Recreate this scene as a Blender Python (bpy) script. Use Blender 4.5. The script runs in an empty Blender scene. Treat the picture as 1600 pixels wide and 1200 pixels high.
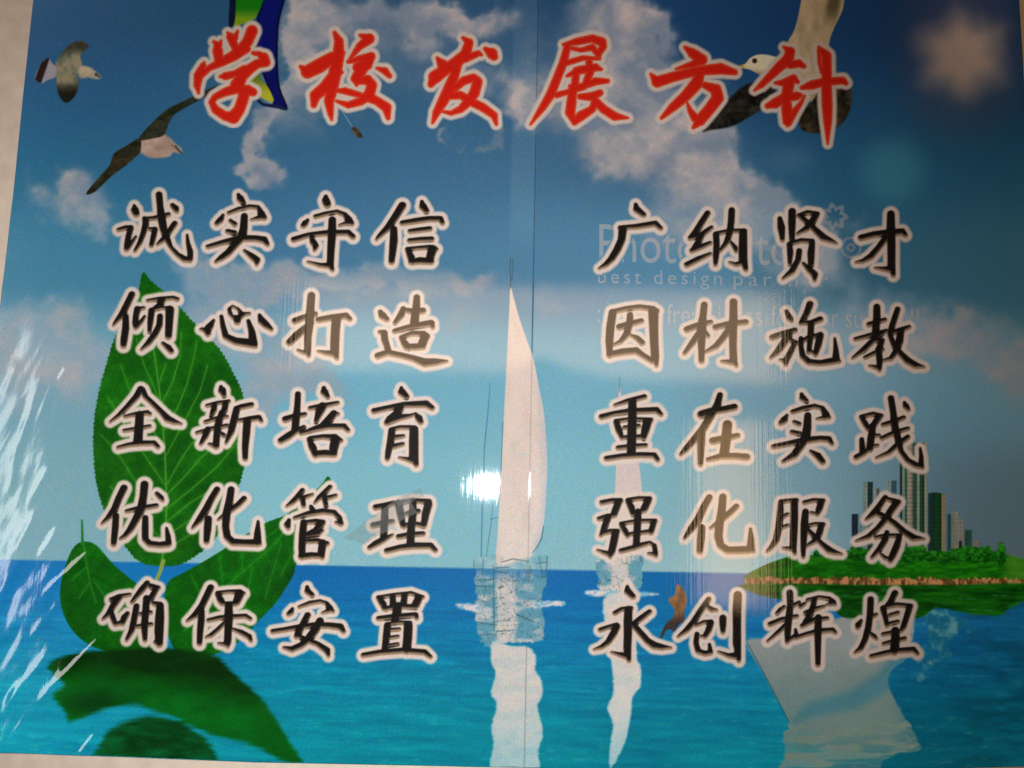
import bpy, math, random
import numpy as np
from mathutils import Matrix, Vector

# ------------------------------------------------------------------ camera, world, lights
S = bpy.context.scene
C = S.collection
F = 1400.0                    # focal length in units of a 1600 wide picture
DIST = 2.10                   # metres from lens to wall
EYE = 1.45
PITCH, ROLL = math.radians(7.8), math.radians(1.5)
cam_d = bpy.data.cameras.new('camera')
cam = bpy.data.objects.new('camera', cam_d)
C.objects.link(cam)
cam_d.sensor_width = 36.0
cam_d.lens = 36.0 * F / 1600.0
cam_d.clip_start = 0.02
cam_d.clip_end = 100
cam.matrix_world = (Matrix.Translation((0, -DIST, EYE)) @ Matrix.Rotation(math.radians(90) + PITCH, 4, 'X')
                    @ Matrix.Rotation(ROLL, 4, 'Z'))
S.camera = cam
S.render.resolution_x, S.render.resolution_y = 1024, 768

W = bpy.data.worlds.new('World')
S.world = W
W.use_nodes = True
bg = W.node_tree.nodes['Background']
bg.inputs[0].default_value = (0.95, 0.88, 0.86, 1)
bg.inputs[1].default_value = 0.008

S.view_settings.view_transform = 'Standard'
S.view_settings.look = 'None'
S.view_settings.exposure = 0
S.view_settings.gamma = 1


def area(name, loc, target, w, h, power, col):
    d = bpy.data.lights.new(name, 'AREA')
    d.shape = 'RECTANGLE'
    d.size, d.size_y = w, h
    d.energy = power
    d.color = col
    o = bpy.data.objects.new(name, d)
    C.objects.link(o)
    o.location = loc
    o.rotation_euler = (Vector(target) - Vector(loc)).to_track_quat('-Z', 'Y').to_euler()
    return o


# the camera's own flash, a hand's breadth above the lens
fd = bpy.data.lights.new('camera_flash', 'SPOT')
fd.energy = 152
fd.spot_size = math.radians(77)
fd.spot_blend = 1.0
fd.shadow_soft_size = 0.006
fd.color = (1.0, 0.985, 0.97)
flash = bpy.data.objects.new('camera_flash', fd)
C.objects.link(flash)
flash.location = (-0.10, -DIST, EYE + 0.085)
flash.rotation_euler = (math.radians(90 + 1.3), 0, math.radians(1.5))
# daylight from the room: a window to the left, a strip window and a doorway behind the photographer
area('left_window', (-2.60, -1.75, EYE - 0.02), (-0.9, 0, EYE), 0.62, 1.6, 22, (1.0, 0.98, 0.93))
area('rear_strip_window', (0.15, -4.2, EYE + 1.26), (0.1, 0, EYE + 0.4), 3.5, 0.62, 24, (1.0, 0.66, 0.40))
area('rear_doorway', (1.55, -4.2, EYE + 0.02), (0.3, 0, EYE), 0.50, 1.25, 9, (1.0, 0.60, 0.30))

# ------------------------------------------------------------------ maths helpers
RNG = np.random.RandomState(7)
LAT = RNG.rand(256, 256)
RM = np.array(cam.matrix_world.to_3x3())


def wall(px, py):
    """picture units -> metres (x, z) on the wall plane"""
    px = np.asarray(px, float); py = np.asarray(py, float)
    dx, dy = (px - 800) / F, -(py - 600) / F
    wx = RM[0, 0] * dx + RM[0, 1] * dy - RM[0, 2]
    wy = RM[1, 0] * dx + RM[1, 1] * dy - RM[1, 2]
    wz = RM[2, 0] * dx + RM[2, 1] * dy - RM[2, 2]
    t = DIST / wy
    return wx * t, EYE + wz * t


def vnoise(x, y, seed=0):
    x = x + seed * 17.31; y = y + seed * 9.77
    xi = np.floor(x).astype(int); yi = np.floor(y).astype(int)
    fx = x - xi; fy = y - yi
    fx = fx * fx * (3 - 2 * fx); fy = fy * fy * (3 - 2 * fy)
    a = LAT[xi & 255, yi & 255]; b = LAT[(xi + 1) & 255, yi & 255]
    c = LAT[xi & 255, (yi + 1) & 255]; d = LAT[(xi + 1) & 255, (yi + 1) & 255]
    return (a * (1 - fx) + b * fx) * (1 - fy) + (c * (1 - fx) + d * fx) * fy


def fbm(x, y, n=4, seed=0):
    s = 0; a = 0.5; t = 0
    for k in range(n):
        s = s + a * vnoise(x * 2 ** k, y * 2 ** k, seed + k * 3); t += a; a *= 0.55
    return s / t


def ss(a, b, x):
    t = np.clip((x - a) / (b - a), 0, 1)
    return t * t * (3 - 2 * t)


def lin(c):
    c = np.asarray(c, float) / 255.0
    return np.where(c <= 0.04045, c / 12.92, ((c + 0.055) / 1.055) ** 2.4)


def mix(a, b, t):
    t = np.asarray(t)[..., None]
    return a * (1 - t) + b * t


def seg_sd(px, py, pts):
    """distance to a brush stroke: chain of (x, y, radius)"""
    d = np.full(px.shape, 1e6)
    if len(pts) == 1:
        pts = pts + pts
    for (x0, y0, r0), (x1, y1, r1) in zip(pts[:-1], pts[1:]):
        vx, vy = x1 - x0, y1 - y0
        L = vx * vx + vy * vy + 1e-9
        t = np.clip(((px - x0) * vx + (py - y0) * vy) / L, 0, 1)
        d = np.minimum(d, np.hypot(px - x0 - t * vx, py - y0 - t * vy) - (r0 + (r1 - r0) * t))
    return d


def smooth(poly, n=4):
    P = np.array(poly, float); out = []
    m = len(P)
    for i in range(m):
        p0, p1, p2, p3 = P[i - 1], P[i], P[(i + 1) % m], P[(i + 2) % m]
        for k in range(n):
            t = k / n
            out.append(0.5 * ((2 * p1) + (-p0 + p2) * t + (2 * p0 - 5 * p1 + 4 * p2 - p3) * t * t
                              + (-p0 + 3 * p1 - 3 * p2 + p3) * t ** 3))
    return np.array(out)


def poly_sd(px, py, poly):
    d = np.full(px.shape, 1e12)
    ins = np.zeros(px.shape, bool)
    n = len(poly)
    for i in range(n):
        x0, y0 = poly[i]; x1, y1 = poly[(i + 1) % n]
        vx, vy = x1 - x0, y1 - y0
        L = vx * vx + vy * vy + 1e-9
        t = np.clip(((px - x0) * vx + (py - y0) * vy) / L, 0, 1)
        d = np.minimum(d, (px - x0 - t * vx) ** 2 + (py - y0 - t * vy) ** 2)
        c = (y0 > py) != (y1 > py)
        if y1 != y0:
            ins ^= c & (px < vx * (py - y0) / (y1 - y0) + x0)
    d = np.sqrt(d)
    return np.where(ins, -d, d)


# ------------------------------------------------------------------ relief of the hung vinyl
CREASE = [  # x0 y0 x1 y1 width height(mm)
    (68, 930, 156, 850, 3.2, 1.0), (86, 1072, 172, 982, 3.0, 1.1), (118, 1190, 160, 1135, 3.0, 0.9),
    (4, 1110, 75, 1020, 5, 1.0), (10, 1010, 40, 905, 5, 0.9), (30, 700, 68, 590, 4, 0.8), (40, 800, 85, 720, 4, 0.8),
    (8, 620, 30, 560, 4, 0.8), (55, 880, 96, 820, 4, 0.8), (15, 780, 30, 690, 4, 0.8), (92, 600, 110, 570, 3, 0.5),
    (60, 660, 90, 590, 3.5, 0.5), (48, 1000, 100, 930, 4, 0.6), (20, 870, 60, 800, 4, 0.9), (5, 930, 22, 850, 5, 0.9),
    (60, 1100, 110, 1040, 4, 0.5)]


def relief(px, py):
    """metres the sheet stands proud of its own flat plane"""
    px = np.asarray(px, float); py = np.asarray(py, float)
    h = 0.0035 * (fbm(px / 420, py / 420, 2, 11) - 0.5)
    # diagonal ripples gathered along the pulled left edge
    w = np.exp(-np.clip(px + 10, 0, None) / 78.0) * ss(240, 600, py) * (1 - 0.3 * ss(1120, 1190, py))
    a = math.radians(62)
    u = px * math.sin(a) + py * math.cos(a)
    v = -px * math.cos(a) + py * math.sin(a)
    h = h + w * 0.0115 * (fbm(u / 30, v / 80, 2, 5) - 0.5)
    h = h + w * 0.0009 * (fbm(u / 6, v / 45, 2, 25) - 0.5)
    for x0, y0, x1, y1, wd, mm in CREASE:
        vx, vy = x1 - x0, y1 - y0
        L = vx * vx + vy * vy
        t = ((px - x0) * vx + (py - y0) * vy) / L
        tc = np.clip(t, 0, 1)
        d = np.hypot(px - x0 - tc * vx, py - y0 - tc * vy)
        h = h + mm * 2.0e-3 * np.exp(-(d / (wd * 1.7)) ** 2) * ss(-0.05, 0.3, t) * (1 - ss(0.7, 1.05, t))
    # a soft fold running down beside the tall sail
    fx = 795.5 - (py - 560) * 0.072
    h = h - 0.0026 * ss(520, 660, py) * np.clip((px - fx) / 52.0, 0, 1) * np.exp(-np.clip(px - fx - 52, 0, None) / 60.0)
    # the lapped joint between the two widths of vinyl
    sx = seam(py)
    h = h + 0.0005 * ss(-0.8, 0.8, px - sx) * np.exp(-np.clip(px - sx, 0, None) / 30)
    return h


def seam(py):
    return 838.0 - (np.asarray(py, float) - 180) * 0.0185


def left_edge(py):
    return np.interp(py, [-80, 0, 150, 300, 420, 520, 700, 900, 1200], [62, 54, 38, 23, 9, -1, -14, -22, -30])


def right_edge(py):
    return np.interp(py, [-80, 0, 100, 200, 400, 1200], [1585, 1590, 1596, 1601, 1612, 1655])


def bottom_edge(px):
    return np.interp(px, [-60, 0, 200, 400, 700, 1000, 1300, 1450, 1500, 1600, 1660],
                     [1172, 1175, 1182, 1190, 1196, 1203, 1203, 1201, 1199, 1196, 1195])


# ------------------------------------------------------------------ objects
def put(name, me, parent, mat):
    o = bpy.data.objects.new(name, me)
    C.objects.link(o)
    if parent:
        o.parent = parent
    if mat:
        me.materials.append(mat)
    return o


def raw_mesh(name, co, faces, rgb=None, al=None):
    me = bpy.data.meshes.new(name)
    me.vertices.add(len(co))
    me.vertices.foreach_set('co', np.asarray(co, np.float32).ravel())
    nf, k = faces.shape
    me.loops.add(nf * k)
    me.loops.foreach_set('vertex_index', faces.astype(np.int32).ravel())
    me.polygons.add(nf)
    me.polygons.foreach_set('loop_start', np.arange(0, nf * k, k, dtype=np.int32))
    me.polygons.foreach_set('loop_total', np.full(nf, k, np.int32))
    me.polygons.foreach_set('use_smooth', np.ones(nf, bool))
    me.update(calc_edges=True)
    if rgb is not None:
        ca = me.color_attributes.new('ink', 'FLOAT_COLOR', 'POINT')
        buf = np.ones((len(co), 4), np.float32)
        buf[:, :3] = np.clip(rgb, 0, 1)
        buf[:, 3] = 1 if al is None else np.clip(al, 0, 1)
        ca.data.foreach_set('color', buf.ravel())
    return me


BASE = np.array([0.0, 0.0, 0.0])


CX0, CY0, CX1, CY1 = -48, -96, 1668, 1216
ORDER = [0]
CANVAS = None            # the print as laid down so far, display-like encoding, one cell per picture unit


def patch(name, parent, mat, box, fn, step=1.0, layer=1, cut=0.015):
    """a printed motif: fine mesh laid on the vinyl, kept only where there is ink; soft edges fade into the print below"""
    x0, y0 = max(CX0, int(math.floor(box[0]))), max(CY0, int(math.floor(box[1])))
    x1, y1 = min(CX1 - 1, int(math.ceil(box[2]))), min(CY1 - 1, int(math.ceil(box[3])))
    px, py = np.meshgrid(np.arange(x0, x1 + 1, dtype=float), np.arange(y0, y1 + 1, dtype=float))
    rgb, al = fn(px, py)
    al = al * ss(-1.0, 1.0, px - left_edge(py)) * ss(-1, 1, right_edge(py) - px) * ss(0.0, 1.0, bottom_edge(px) - py)
    rgb = np.clip(np.broadcast_to(rgb, px.shape + (3,)), 0, 1) ** .4545
    sl = (slice(y0 - CY0, y1 + 1 - CY0), slice(x0 - CX0, x1 + 1 - CX0))
    CANVAS[sl] = mix(CANVAS[sl], rgb, al)
    rgb = CANVAS[sl] ** 2.2
    H, Wd = px.shape
    idx = np.arange(H * Wd).reshape(H, Wd)
    m = np.maximum.reduce([al[:-1, :-1], al[1:, :-1], al[:-1, 1:], al[1:, 1:]]) > cut
    inside = (px > left_edge(py) + .5) & (px < right_edge(py) - .5) & (py < bottom_edge(px) - .5)
    m &= inside[:-1, :-1] & inside[1:, 1:] & inside[1:, :-1] & inside[:-1, 1:]
    f = np.stack([idx[1:, :-1][m], idx[1:, 1:][m], idx[:-1, 1:][m], idx[:-1, :-1][m]], 1)
    used, inv = np.unique(f, return_inverse=True)
    f = inv.reshape(f.shape)
    fx, fy = px.ravel()[used], py.ravel()[used]
    wx, wz = wall(fx, fy)
    ORDER[0] += 1          # later ink always lies over earlier ink
    yy = -SHEET_Y - relief(fx, fy) - 0.00018 - ORDER[0] * 0.000005
    co = np.stack([wx, yy, wz], 1) - BASE
    me = raw_mesh(name, co, f, rgb.reshape(-1, 3)[used])
    return put(name, me, parent, mat)


def canvas_at(px, py, src):
    x = np.clip(px - CX0, 0, CX1 - CX0 - 2); y = np.clip(py - CY0, 0, CY1 - CY0 - 2)
    xi, yi = x.astype(int), y.astype(int)
    fx, fy = (x - xi)[..., None], (y - yi)[..., None]
    return (src[yi, xi] * (1 - fx) + src[yi, xi + 1] * fx) * (1 - fy) + (src[yi + 1, xi] * (1 - fx) + src[yi + 1, xi + 1] * fx) * fy


SHEET_Y = 0.006

# ------------------------------------------------------------------ materials


def N(nt, t, **kw):
    n = nt.nodes.new(t)
    for k, v in kw.items():
        setattr(n, k, v)
    return n


def vinyl_material(name, alpha):
    m = bpy.data.materials.new(name)
    m.use_nodes = True
    nt = m.node_tree
    P = nt.nodes['Principled BSDF']
    out = nt.nodes['Material Output']
    geo = N(nt, 'ShaderNodeNewGeometry')
    col = N(nt, 'ShaderNodeVertexColor', layer_name='ink')
    # printer dither and mottled ink
    n1 = N(nt, 'ShaderNodeTexNoise'); n1.inputs['Scale'].default_value = 270; n1.inputs['Detail'].default_value = 2
    nt.links.new(geo.outputs['Position'], n1.inputs['Vector'])
    sub = N(nt, 'ShaderNodeVectorMath', operation='SUBTRACT'); sub.inputs[1].default_value = (0.5, 0.5, 0.5)
    nt.links.new(n1.outputs['Color'], sub.inputs[0])
    sc = N(nt, 'ShaderNodeVectorMath', operation='MULTIPLY'); sc.inputs[1].default_value = (0.85, 0.60, 0.85)
    nt.links.new(sub.outputs[0], sc.inputs[0])
    one = N(nt, 'ShaderNodeVectorMath', operation='ADD'); one.inputs[1].default_value = (1, 1, 1)
    nt.links.new(sc.outputs[0], one.inputs[0])
    mul = N(nt, 'ShaderNodeVectorMath', operation='MULTIPLY')
    nt.links.new(col.outputs['Color'], mul.inputs[0]); nt.links.new(one.outputs[0], mul.inputs[1])
    add = N(nt, 'ShaderNodeVectorMath', operation='MULTIPLY_ADD')
    add.inputs[1].default_value = (0.030, 0.020, 0.030)
    nt.links.new(sub.outputs[0], add.inputs[0]); nt.links.new(mul.outputs[0], add.inputs[2])
    mx = N(nt, 'ShaderNodeVectorMath', operation='MAXIMUM'); mx.inputs[1].default_value = (0.002, 0.002, 0.002)
    nt.links.new(add.outputs[0], mx.inputs[0])
    nt.links.new(mx.outputs[0], P.inputs['Base Color'])
    # ribs of the laminated backing: long vertical threads
    mp = N(nt, 'ShaderNodeMapping'); mp.inputs['Scale'].default_value = (150, 1, 2.2)
    nt.links.new(geo.outputs['Position'], mp.inputs['Vector'])
    n2 = N(nt, 'ShaderNodeTexNoise'); n2.inputs['Scale'].default_value = 1.0; n2.inputs['Detail'].default_value = 3
    nt.links.new(mp.outputs[0], n2.inputs['Vector'])
    n3 = N(nt, 'ShaderNodeTexNoise'); n3.inputs['Scale'].default_value = 420; n3.inputs['Detail'].default_value = 1
    nt.links.new(geo.outputs['Position'], n3.inputs['Vector'])
    b1 = N(nt, 'ShaderNodeBump'); b1.inputs['Strength'].default_value = 0.5; b1.inputs['Distance'].default_value = 0.00030
    nt.links.new(n2.outputs['Fac'], b1.inputs['Height'])
    b2 = N(nt, 'ShaderNodeBump'); b2.inputs['Strength'].default_value = 0.30; b2.inputs['Distance'].default_value = 0.00012
    nt.links.new(n3.outputs['Fac'], b2.inputs['Height']); nt.links.new(b1.outputs[0], b2.inputs['Normal'])
    nt.links.new(b2.outputs[0], P.inputs['Normal'])
    nt.links.new(b2.outputs[0], P.inputs['Coat Normal'])
    P.inputs['Roughness'].default_value = 0.42
    P.inputs['Specular IOR Level'].default_value = 0.04
    P.inputs['Coat Weight'].default_value = 0.8
    P.inputs['Coat IOR'].default_value = 1.65
    # the pulled, scuffed film at the left edge is duller than the rest
    sx = N(nt, 'ShaderNodeSeparateXYZ'); nt.links.new(geo.outputs['Position'], sx.inputs[0])
    mr = N(nt, 'ShaderNodeMapRange'); mr.inputs[1].default_value = -1.22; mr.inputs[2].default_value = -0.98
    mr.inputs[3].default_value = 0.22; mr.inputs[4].default_value = 0.034
    nt.links.new(sx.outputs['X'], mr.inputs[0]); nt.links.new(mr.outputs[0], P.inputs['Coat Roughness'])
    if alpha:
        nt.links.new(col.outputs['Alpha'], P.inputs['Alpha'])
    return m


SHEET_M = vinyl_material('printed_vinyl', False)
INK_M = SHEET_M


def plain(name, rgb, rough=0.6, alpha=1.0, noise=0.0, scale=60):
    m = bpy.data.materials.new(name)
    m.use_nodes = True
    nt = m.node_tree
    P = nt.nodes['Principled BSDF']
    P.inputs['Roughness'].default_value = rough
    P.inputs['Alpha'].default_value = alpha
    geo = N(nt, 'ShaderNodeNewGeometry')
    n = N(nt, 'ShaderNodeTexNoise'); n.inputs['Scale'].default_value = scale; n.inputs['Detail'].default_value = 5
    nt.links.new(geo.outputs['Position'], n.inputs['Vector'])
    r = N(nt, 'ShaderNodeValToRGB')
    r.color_ramp.elements[0].position = 0.3; r.color_ramp.elements[1].position = 0.7
    r.color_ramp.elements[0].color = [c * (1 - noise) for c in rgb] + [1]
    r.color_ramp.elements[1].color = [min(1, c * (1 + noise)) for c in rgb] + [1]
    nt.links.new(n.outputs['Fac'], r.inputs[0]); nt.links.new(r.outputs[0], P.inputs['Base Color'])
    b = N(nt, 'ShaderNodeBump'); b.inputs['Strength'].default_value = 0.35; b.inputs['Distance'].default_value = 0.002
    nt.links.new(n.outputs['Fac'], b.inputs['Height']); nt.links.new(b.outputs[0], P.inputs['Normal'])
    return m


# ------------------------------------------------------------------ the wall
WALL_M = plain('wall_distemper', (0.86, 0.74, 0.64), 0.85, noise=0.10, scale=22)
wco = np.array([(-3, 0.0, -0.2), (3, 0.0, -0.2), (3, 0.0, 3.4), (-3, 0.0, 3.4),
                (-3, 0.2, -0.2), (3, 0.2, -0.2), (3, 0.2, 3.4), (-3, 0.2, 3.4)], float)
wf = np.array([(0, 1, 2, 3), (5, 4, 7, 6), (4, 0, 3, 7), (1, 5, 6, 2), (3, 2, 6, 7), (4, 5, 1, 0)])
wme = raw_mesh('wall', wco, wf)
wme.polygons.foreach_set('use_smooth', np.zeros(6, bool))
wl = put('wall', wme, None, WALL_M)
wl['kind'] = 'structure'

# ------------------------------------------------------------------ illumination of the flash, to turn seen colour into ink


LITFIT = [(0, 0, 0.1208), (0, 1, 0.1754), (0, 2, -0.5591), (0, 3, 0.1052), (0, 4, -0.0623), (0, 5, 0.0305), (1, 0, -0.1677), (1, 1, 0.1033), (1, 2, -0.2713), (1, 3, -0.0373), (1, 4, 0.0734), (2, 0, -0.996), (2, 1, 0.3032), (2, 2, -0.1578), (2, 3, -0.1475), (3, 0, -0.4984), (3, 1, -0.0919), (3, 2, 0.2706), (4, 0, -0.0632), (4, 1, -0.1576), (5, 0, 0.1803)]


def lit(px, py):
    u = (px - 800) / 800.0; v = (py - 600) / 600.0
    e = 0
    for i, j, k in LITFIT:
        e = e + k * u ** i * v ** j
    return np.exp(e)


def ink(c, px, py):
    """colour as seen in the picture -> reflectance of the print there"""
    return np.clip(lin(c) / np.maximum(lit(px, py), 0.10)[..., None], 0, 0.9)


# ------------------------------------------------------------------ printed sky and sea (the sheet itself)
SKY = [(40, 0, 38, 78, 122), (400, 0, 30, 75, 115), (700, 5, 48, 88, 128), (1000, 20, 20, 62, 112), (1300, 20, 14, 50, 100),
       (1570, 10, 3, 20, 42), (1440, 20, 9, 38, 82), (150, 150, 36, 86, 135), (500, 150, 50, 100, 140), (800, 150, 52, 103, 146),
       (1300, 150, 20, 65, 112), (1570, 170, 6, 34, 66), (100, 250, 38, 108, 150), (400, 250, 46, 106, 150),
       (700, 270, 62, 116, 160), (1000, 260, 62, 108, 148), (1400, 250, 30, 92, 130), (1560, 270, 15, 62, 100),
       (60, 400, 60, 130, 168), (500, 370, 66, 125, 168), (800, 400, 76, 138, 180), (900, 400, 82, 140, 178),
       (1470, 400, 48, 98, 125), (1580, 400, 32, 80, 108), (60, 600, 108, 160, 182), (500, 600, 108, 175, 203),
       (700, 600, 116, 183, 210), (900, 600, 116, 180, 206), (1250, 600, 110, 155, 178), (1500, 620, 72, 115, 138),
       (100, 800, 114, 165, 182), (500, 800, 124, 186, 204), (700, 760, 128, 192, 210), (900, 780, 128, 190, 208),
       (1250, 800, 108, 150, 168), (1550, 800, 68, 98, 118), (500, 868, 140, 192, 204), (1100, 880, 148, 190, 200),
       (60, 860, 120, 170, 188), (1560, 870, 72, 98, 112)]
SEA = [(50, 905, 28, 105, 185), (500, 888, 20, 88, 175), (650, 900, 22, 92, 180), (880, 908, 12, 92, 188), (1140, 912, 25, 90, 165),
       (1300, 930, 18, 90, 150), (1580, 960, 14, 84, 135), (60, 950, 30, 136, 190), (480, 945, 20, 136, 188), (700, 945, 16, 144, 190), (900, 960, 12, 132, 186),
       (1100, 970, 20, 130, 180), (500, 1050, 14, 136, 172), (700, 1050, 12, 140, 176), (1100, 1060, 12, 128, 160),
       (1550, 1060, 5, 80, 116), (500, 1150, 14, 145, 166), (700, 1150, 14, 145, 166), (1100, 1150, 12, 125, 150),
       (1500, 1150, 5, 84, 108), (50, 1050, 30, 145, 178), (50, 1160, 16, 150, 178), (1180, 960, 24, 108, 165)]


def field(tab, px, py, sy=1.0):
    num = np.zeros(px.shape + (3,)); den = np.zeros(px.shape)
    for x, y, r, g, b in tab:
        w = np.exp(-((px - x) / 190.0) ** 2 - ((py - y) * sy / 88.0) ** 2) + 1e-5 / (1 + ((px - x) / 300.0) ** 2 + ((py - y) / 150.0) ** 2)
        num += w[..., None] * np.array([r, g, b], float)
        den += w
    return num / den[..., None]


SKY = [(x, y) + tuple(((np.array([r, g, b]) * (1 - np.interp(0.3 * r + .59 * g + .11 * b, [0, 60, 85, 130, 175], [.16, .09, .06, .12, .02]))
                        + (0.3 * r + .59 * g + .11 * b) * np.interp(0.3 * r + .59 * g + .11 * b, [0, 60, 85, 130, 175], [.16, .09, .06, .12, .02]))
                       * np.interp(0.3 * r + .59 * g + .11 * b, [40, 60, 80, 100, 128, 160, 185], [.92, .88, .86, .92, .97, .99, 1.0]))) for x, y, r, g, b in SKY]
SEA = [(x, y) + tuple(np.array([r, g, b]) * (.97 if y < 925 else .95) * np.array([.8, 1, 1])) for x, y, r, g, b in SEA]
CLOUD = [(560, 40, 130, 60, .5), (470, 160, 60, 120, .45), (700, 110, 110, 60, .35), (900, 90, 140, 110, .4), (1010, 190, 120, 90, .35), (600, 440, 220, 40, .35), (480, 60, 34, 50, .6), (450, 130, 30, 50, .55), (430, 190, 24, 40, .5), (400, 250, 26, 40, .6), (960, 150, 120, 90, .42), (560, 110, 120, 80, .28), (500, 90, 60, 110, .3), (1080, 210, 90, 90, .4), (70, 540, 130, 80, .5), (110, 310, 80, 60, .4), (380, 540, 120, 120, .35),  # cx cy rx ry amp
    (112, 305, 55, 42, 1.0), (150, 340, 40, 34, .8), (60, 520, 95, 60, .9), (130, 570, 55, 45, .9), (30, 620, 60, 50, .6), (70, 470, 50, 30, .5),
    (482, 45, 16, 40, .9), (476, 40, 30, 16, .7), (450, 110, 18, 50, .75), (425, 195, 18, 34, .9), (408, 240, 22, 36, 1.0), (392, 285, 14, 22, .8),
    (520, 20, 60, 30, .45), (575, 15, 40, 26, .6), (660, 30, 50, 34, .8), (700, 45, 60, 26, .95), (760, 25, 50, 26, .8), (650, 68, 34, 20, .6), (655, 95, 22, 20, .4),
    (770, 130, 44, 26, .45), (810, 150, 30, 40, .5), (815, 185, 26, 26, .55), (707, 225, 12, 9, .8), (728, 233, 10, 9, .6), (756, 220, 14, 14, .65), (716, 190, 14, 14, .5),
    (930, 10, 70, 40, .8), (960, 45, 44, 44, .75), (1000, 60, 40, 50, .75), (1025, 50, 22, 34, .85), (1040, 100, 32, 50, .6), (985, 120, 50, 60, .45), (1050, 170, 44, 50, .55),
    (880, 170, 50, 44, .6), (830, 165, 30, 30, .5), (940, 228, 44, 28, 1.0), (985, 245, 60, 40, 1.0), (1020, 210, 60, 34, .8), (1075, 260, 64, 52, 1.0), (1120, 235, 34, 40, .7),
    (1130, 290, 60, 46, 1.0), (1175, 300, 44, 40, 1.0), (1060, 320, 80, 46, .8), (1150, 345, 90, 44, .9), (1210, 340, 44, 44, .8), (1250, 360, 60, 34, .7), (1300, 380, 50, 34, .7), (1260, 420, 90, 40, .8),
    (1355, 345, 30, 24, .5), (1110, 390, 90, 40, .5), (1010, 370, 60, 40, .35),
    (1120, 500, 160, 44, .55), (1280, 540, 130, 44, .6), (1350, 470, 60, 44, .6), (1420, 500, 90, 44, .6), (1480, 530, 90, 55, .8), (1560, 545, 80, 60, .9), (1590, 600, 60, 40, .6), (1200, 590, 120, 34, .6), (1350, 600, 60, 24, .3),
    (330, 420, 70, 34, .7), (290, 400, 50, 28, .5), (420, 440, 110, 34, .85), (540, 430, 100, 24, .8), (640, 440, 90, 22, .7), (730, 450, 70, 24, .65), (860, 470, 60, 24, .5),
    (360, 500, 80, 50, .6), (430, 580, 80, 44, .9), (390, 640, 50, 40, .6), (500, 610, 60, 26, .5), (720, 500, 60, 28, .5), (450, 520, 60, 30, .5), (740, 560, 50, 20, .3),
    (600, 480, 60, 18, .3), (160, 640, 60, 30, .4), (1150, 700, 120, 20, .25), (1120, 650, 120, 34, .4)]


def sheet_colour(px, py):
    hor = 874 + px * 0.0185
    sky = field(SKY, px, py)
    d = np.zeros(px.shape)
    wx = px + 44 * (fbm(px / 48, py / 48, 4, 2) - 0.5) * 2
    wy = py + 40 * (fbm(px / 48, py / 48, 4, 8) - 0.5) * 2
    for cx, cy, rx, ry, a in CLOUD:
        q = ((wx - cx) / rx) ** 2 + ((wy - cy) / ry) ** 2
        d = d + a * np.exp(-q * 1.3)
    n = fbm(px / 62, py / 52, 5, 30)
    up = ss(420, 250, py)
    al = ss(0.10, 1.0, np.minimum(d, 1.7) * (0.42 + 1.0 * n)) * (0.74 + 0.06 * up)
    ridge = np.clip((fbm(px / 44, py / 36, 4, 44) - 0.35) * 2.2, 0, 1) * ss(.2, 1.0, d)
    ccu = mix(np.array([120., 128, 144]), np.array([192., 174, 168]), ridge)
    ccd = mix(np.array([136., 156, 174]), np.array([176., 164, 168]), ridge)
    cc = mix(ccd, ccu, up)
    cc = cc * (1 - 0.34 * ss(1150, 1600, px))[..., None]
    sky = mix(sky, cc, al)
    # sun glow star and pale green flare printed top right
    dx, dy = px - 1500, py - 88
    rr = np.hypot(dx, dy) * (1 + 0.09 * np.cos(6 * np.arctan2(dy, dx) + 0.5)) * (1 + 0.25 * (fbm(px / 30, py / 30, 3, 3) - 0.5))
    sky = mix(sky, np.array([124., 118, 108]), 0.95 * ss(92, 22, rr))
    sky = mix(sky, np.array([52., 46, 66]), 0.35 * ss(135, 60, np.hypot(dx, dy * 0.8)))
    sky = mix(sky, np.array([60., 128, 138]), 0.30 * ss(75, 20, np.hypot(px - 1392, py - 268)))
    sky = mix(sky, np.array([96., 120, 142]), 0.2 * ss(34, 4, np.hypot((px - 1235) / 1.6, py - 250)))
    sea = field(SEA, px, py)
    k = 1 + (py - hor) / 110
    r1 = fbm(px / (22 * np.maximum(k, 1)), py / (4.2 * np.maximum(k, 1)), 4, 17) - 0.5
    r2 = fbm(px / 60, py / 9, 3, 19) - 0.5
    sea = sea * (1 + (0.26 * r1 + 0.22 * r2)[..., None] * ss(0, 80, py - hor)[..., None] * np.array([1.9, 0.95, 0.60]))
    foam = ss(0.66, 0.80, fbm(px / 26, py / 5, 4, 61)) * ss(60, 140, py - hor)
    sea = mix(sea, sea + np.array([28., 26, 14]), 0.5 * foam)
    # darker lively water at the right
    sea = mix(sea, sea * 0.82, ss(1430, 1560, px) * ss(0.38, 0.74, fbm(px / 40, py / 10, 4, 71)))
    c = mix(sky, sea, ss(-1.6, 1.6, py - hor))
    c = mix(c, c * 0.72, 0.5 * np.exp(-((px - seam(py)) / 0.9) ** 2))
    # pale band where the two widths overlap
    c = mix(c, c + np.array([14., 12, 10]), ss(-42, -34, px - seam(py)) * ss(4, -2, px - seam(py)) * ss(420, 330, py) * 0.8)
    return ink(c, px, py)


banner = bpy.data.objects.new('vinyl_banner', None)
C.objects.link(banner)
bx, bz = wall(800, 1200)
banner.location = (0, 0, float(bz))
BASE = np.array([0, 0, float(bz)])
banner['label'] = 'glossy vinyl banner with red and black Chinese characters over a printed blue seascape'
banner['category'] = 'banner'


gx, gy = np.meshgrid(np.arange(CX0, CX1, dtype=float), np.arange(CY0, CY1, dtype=float))
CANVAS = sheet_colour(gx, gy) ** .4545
PRINT0 = CANVAS.copy()


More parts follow.
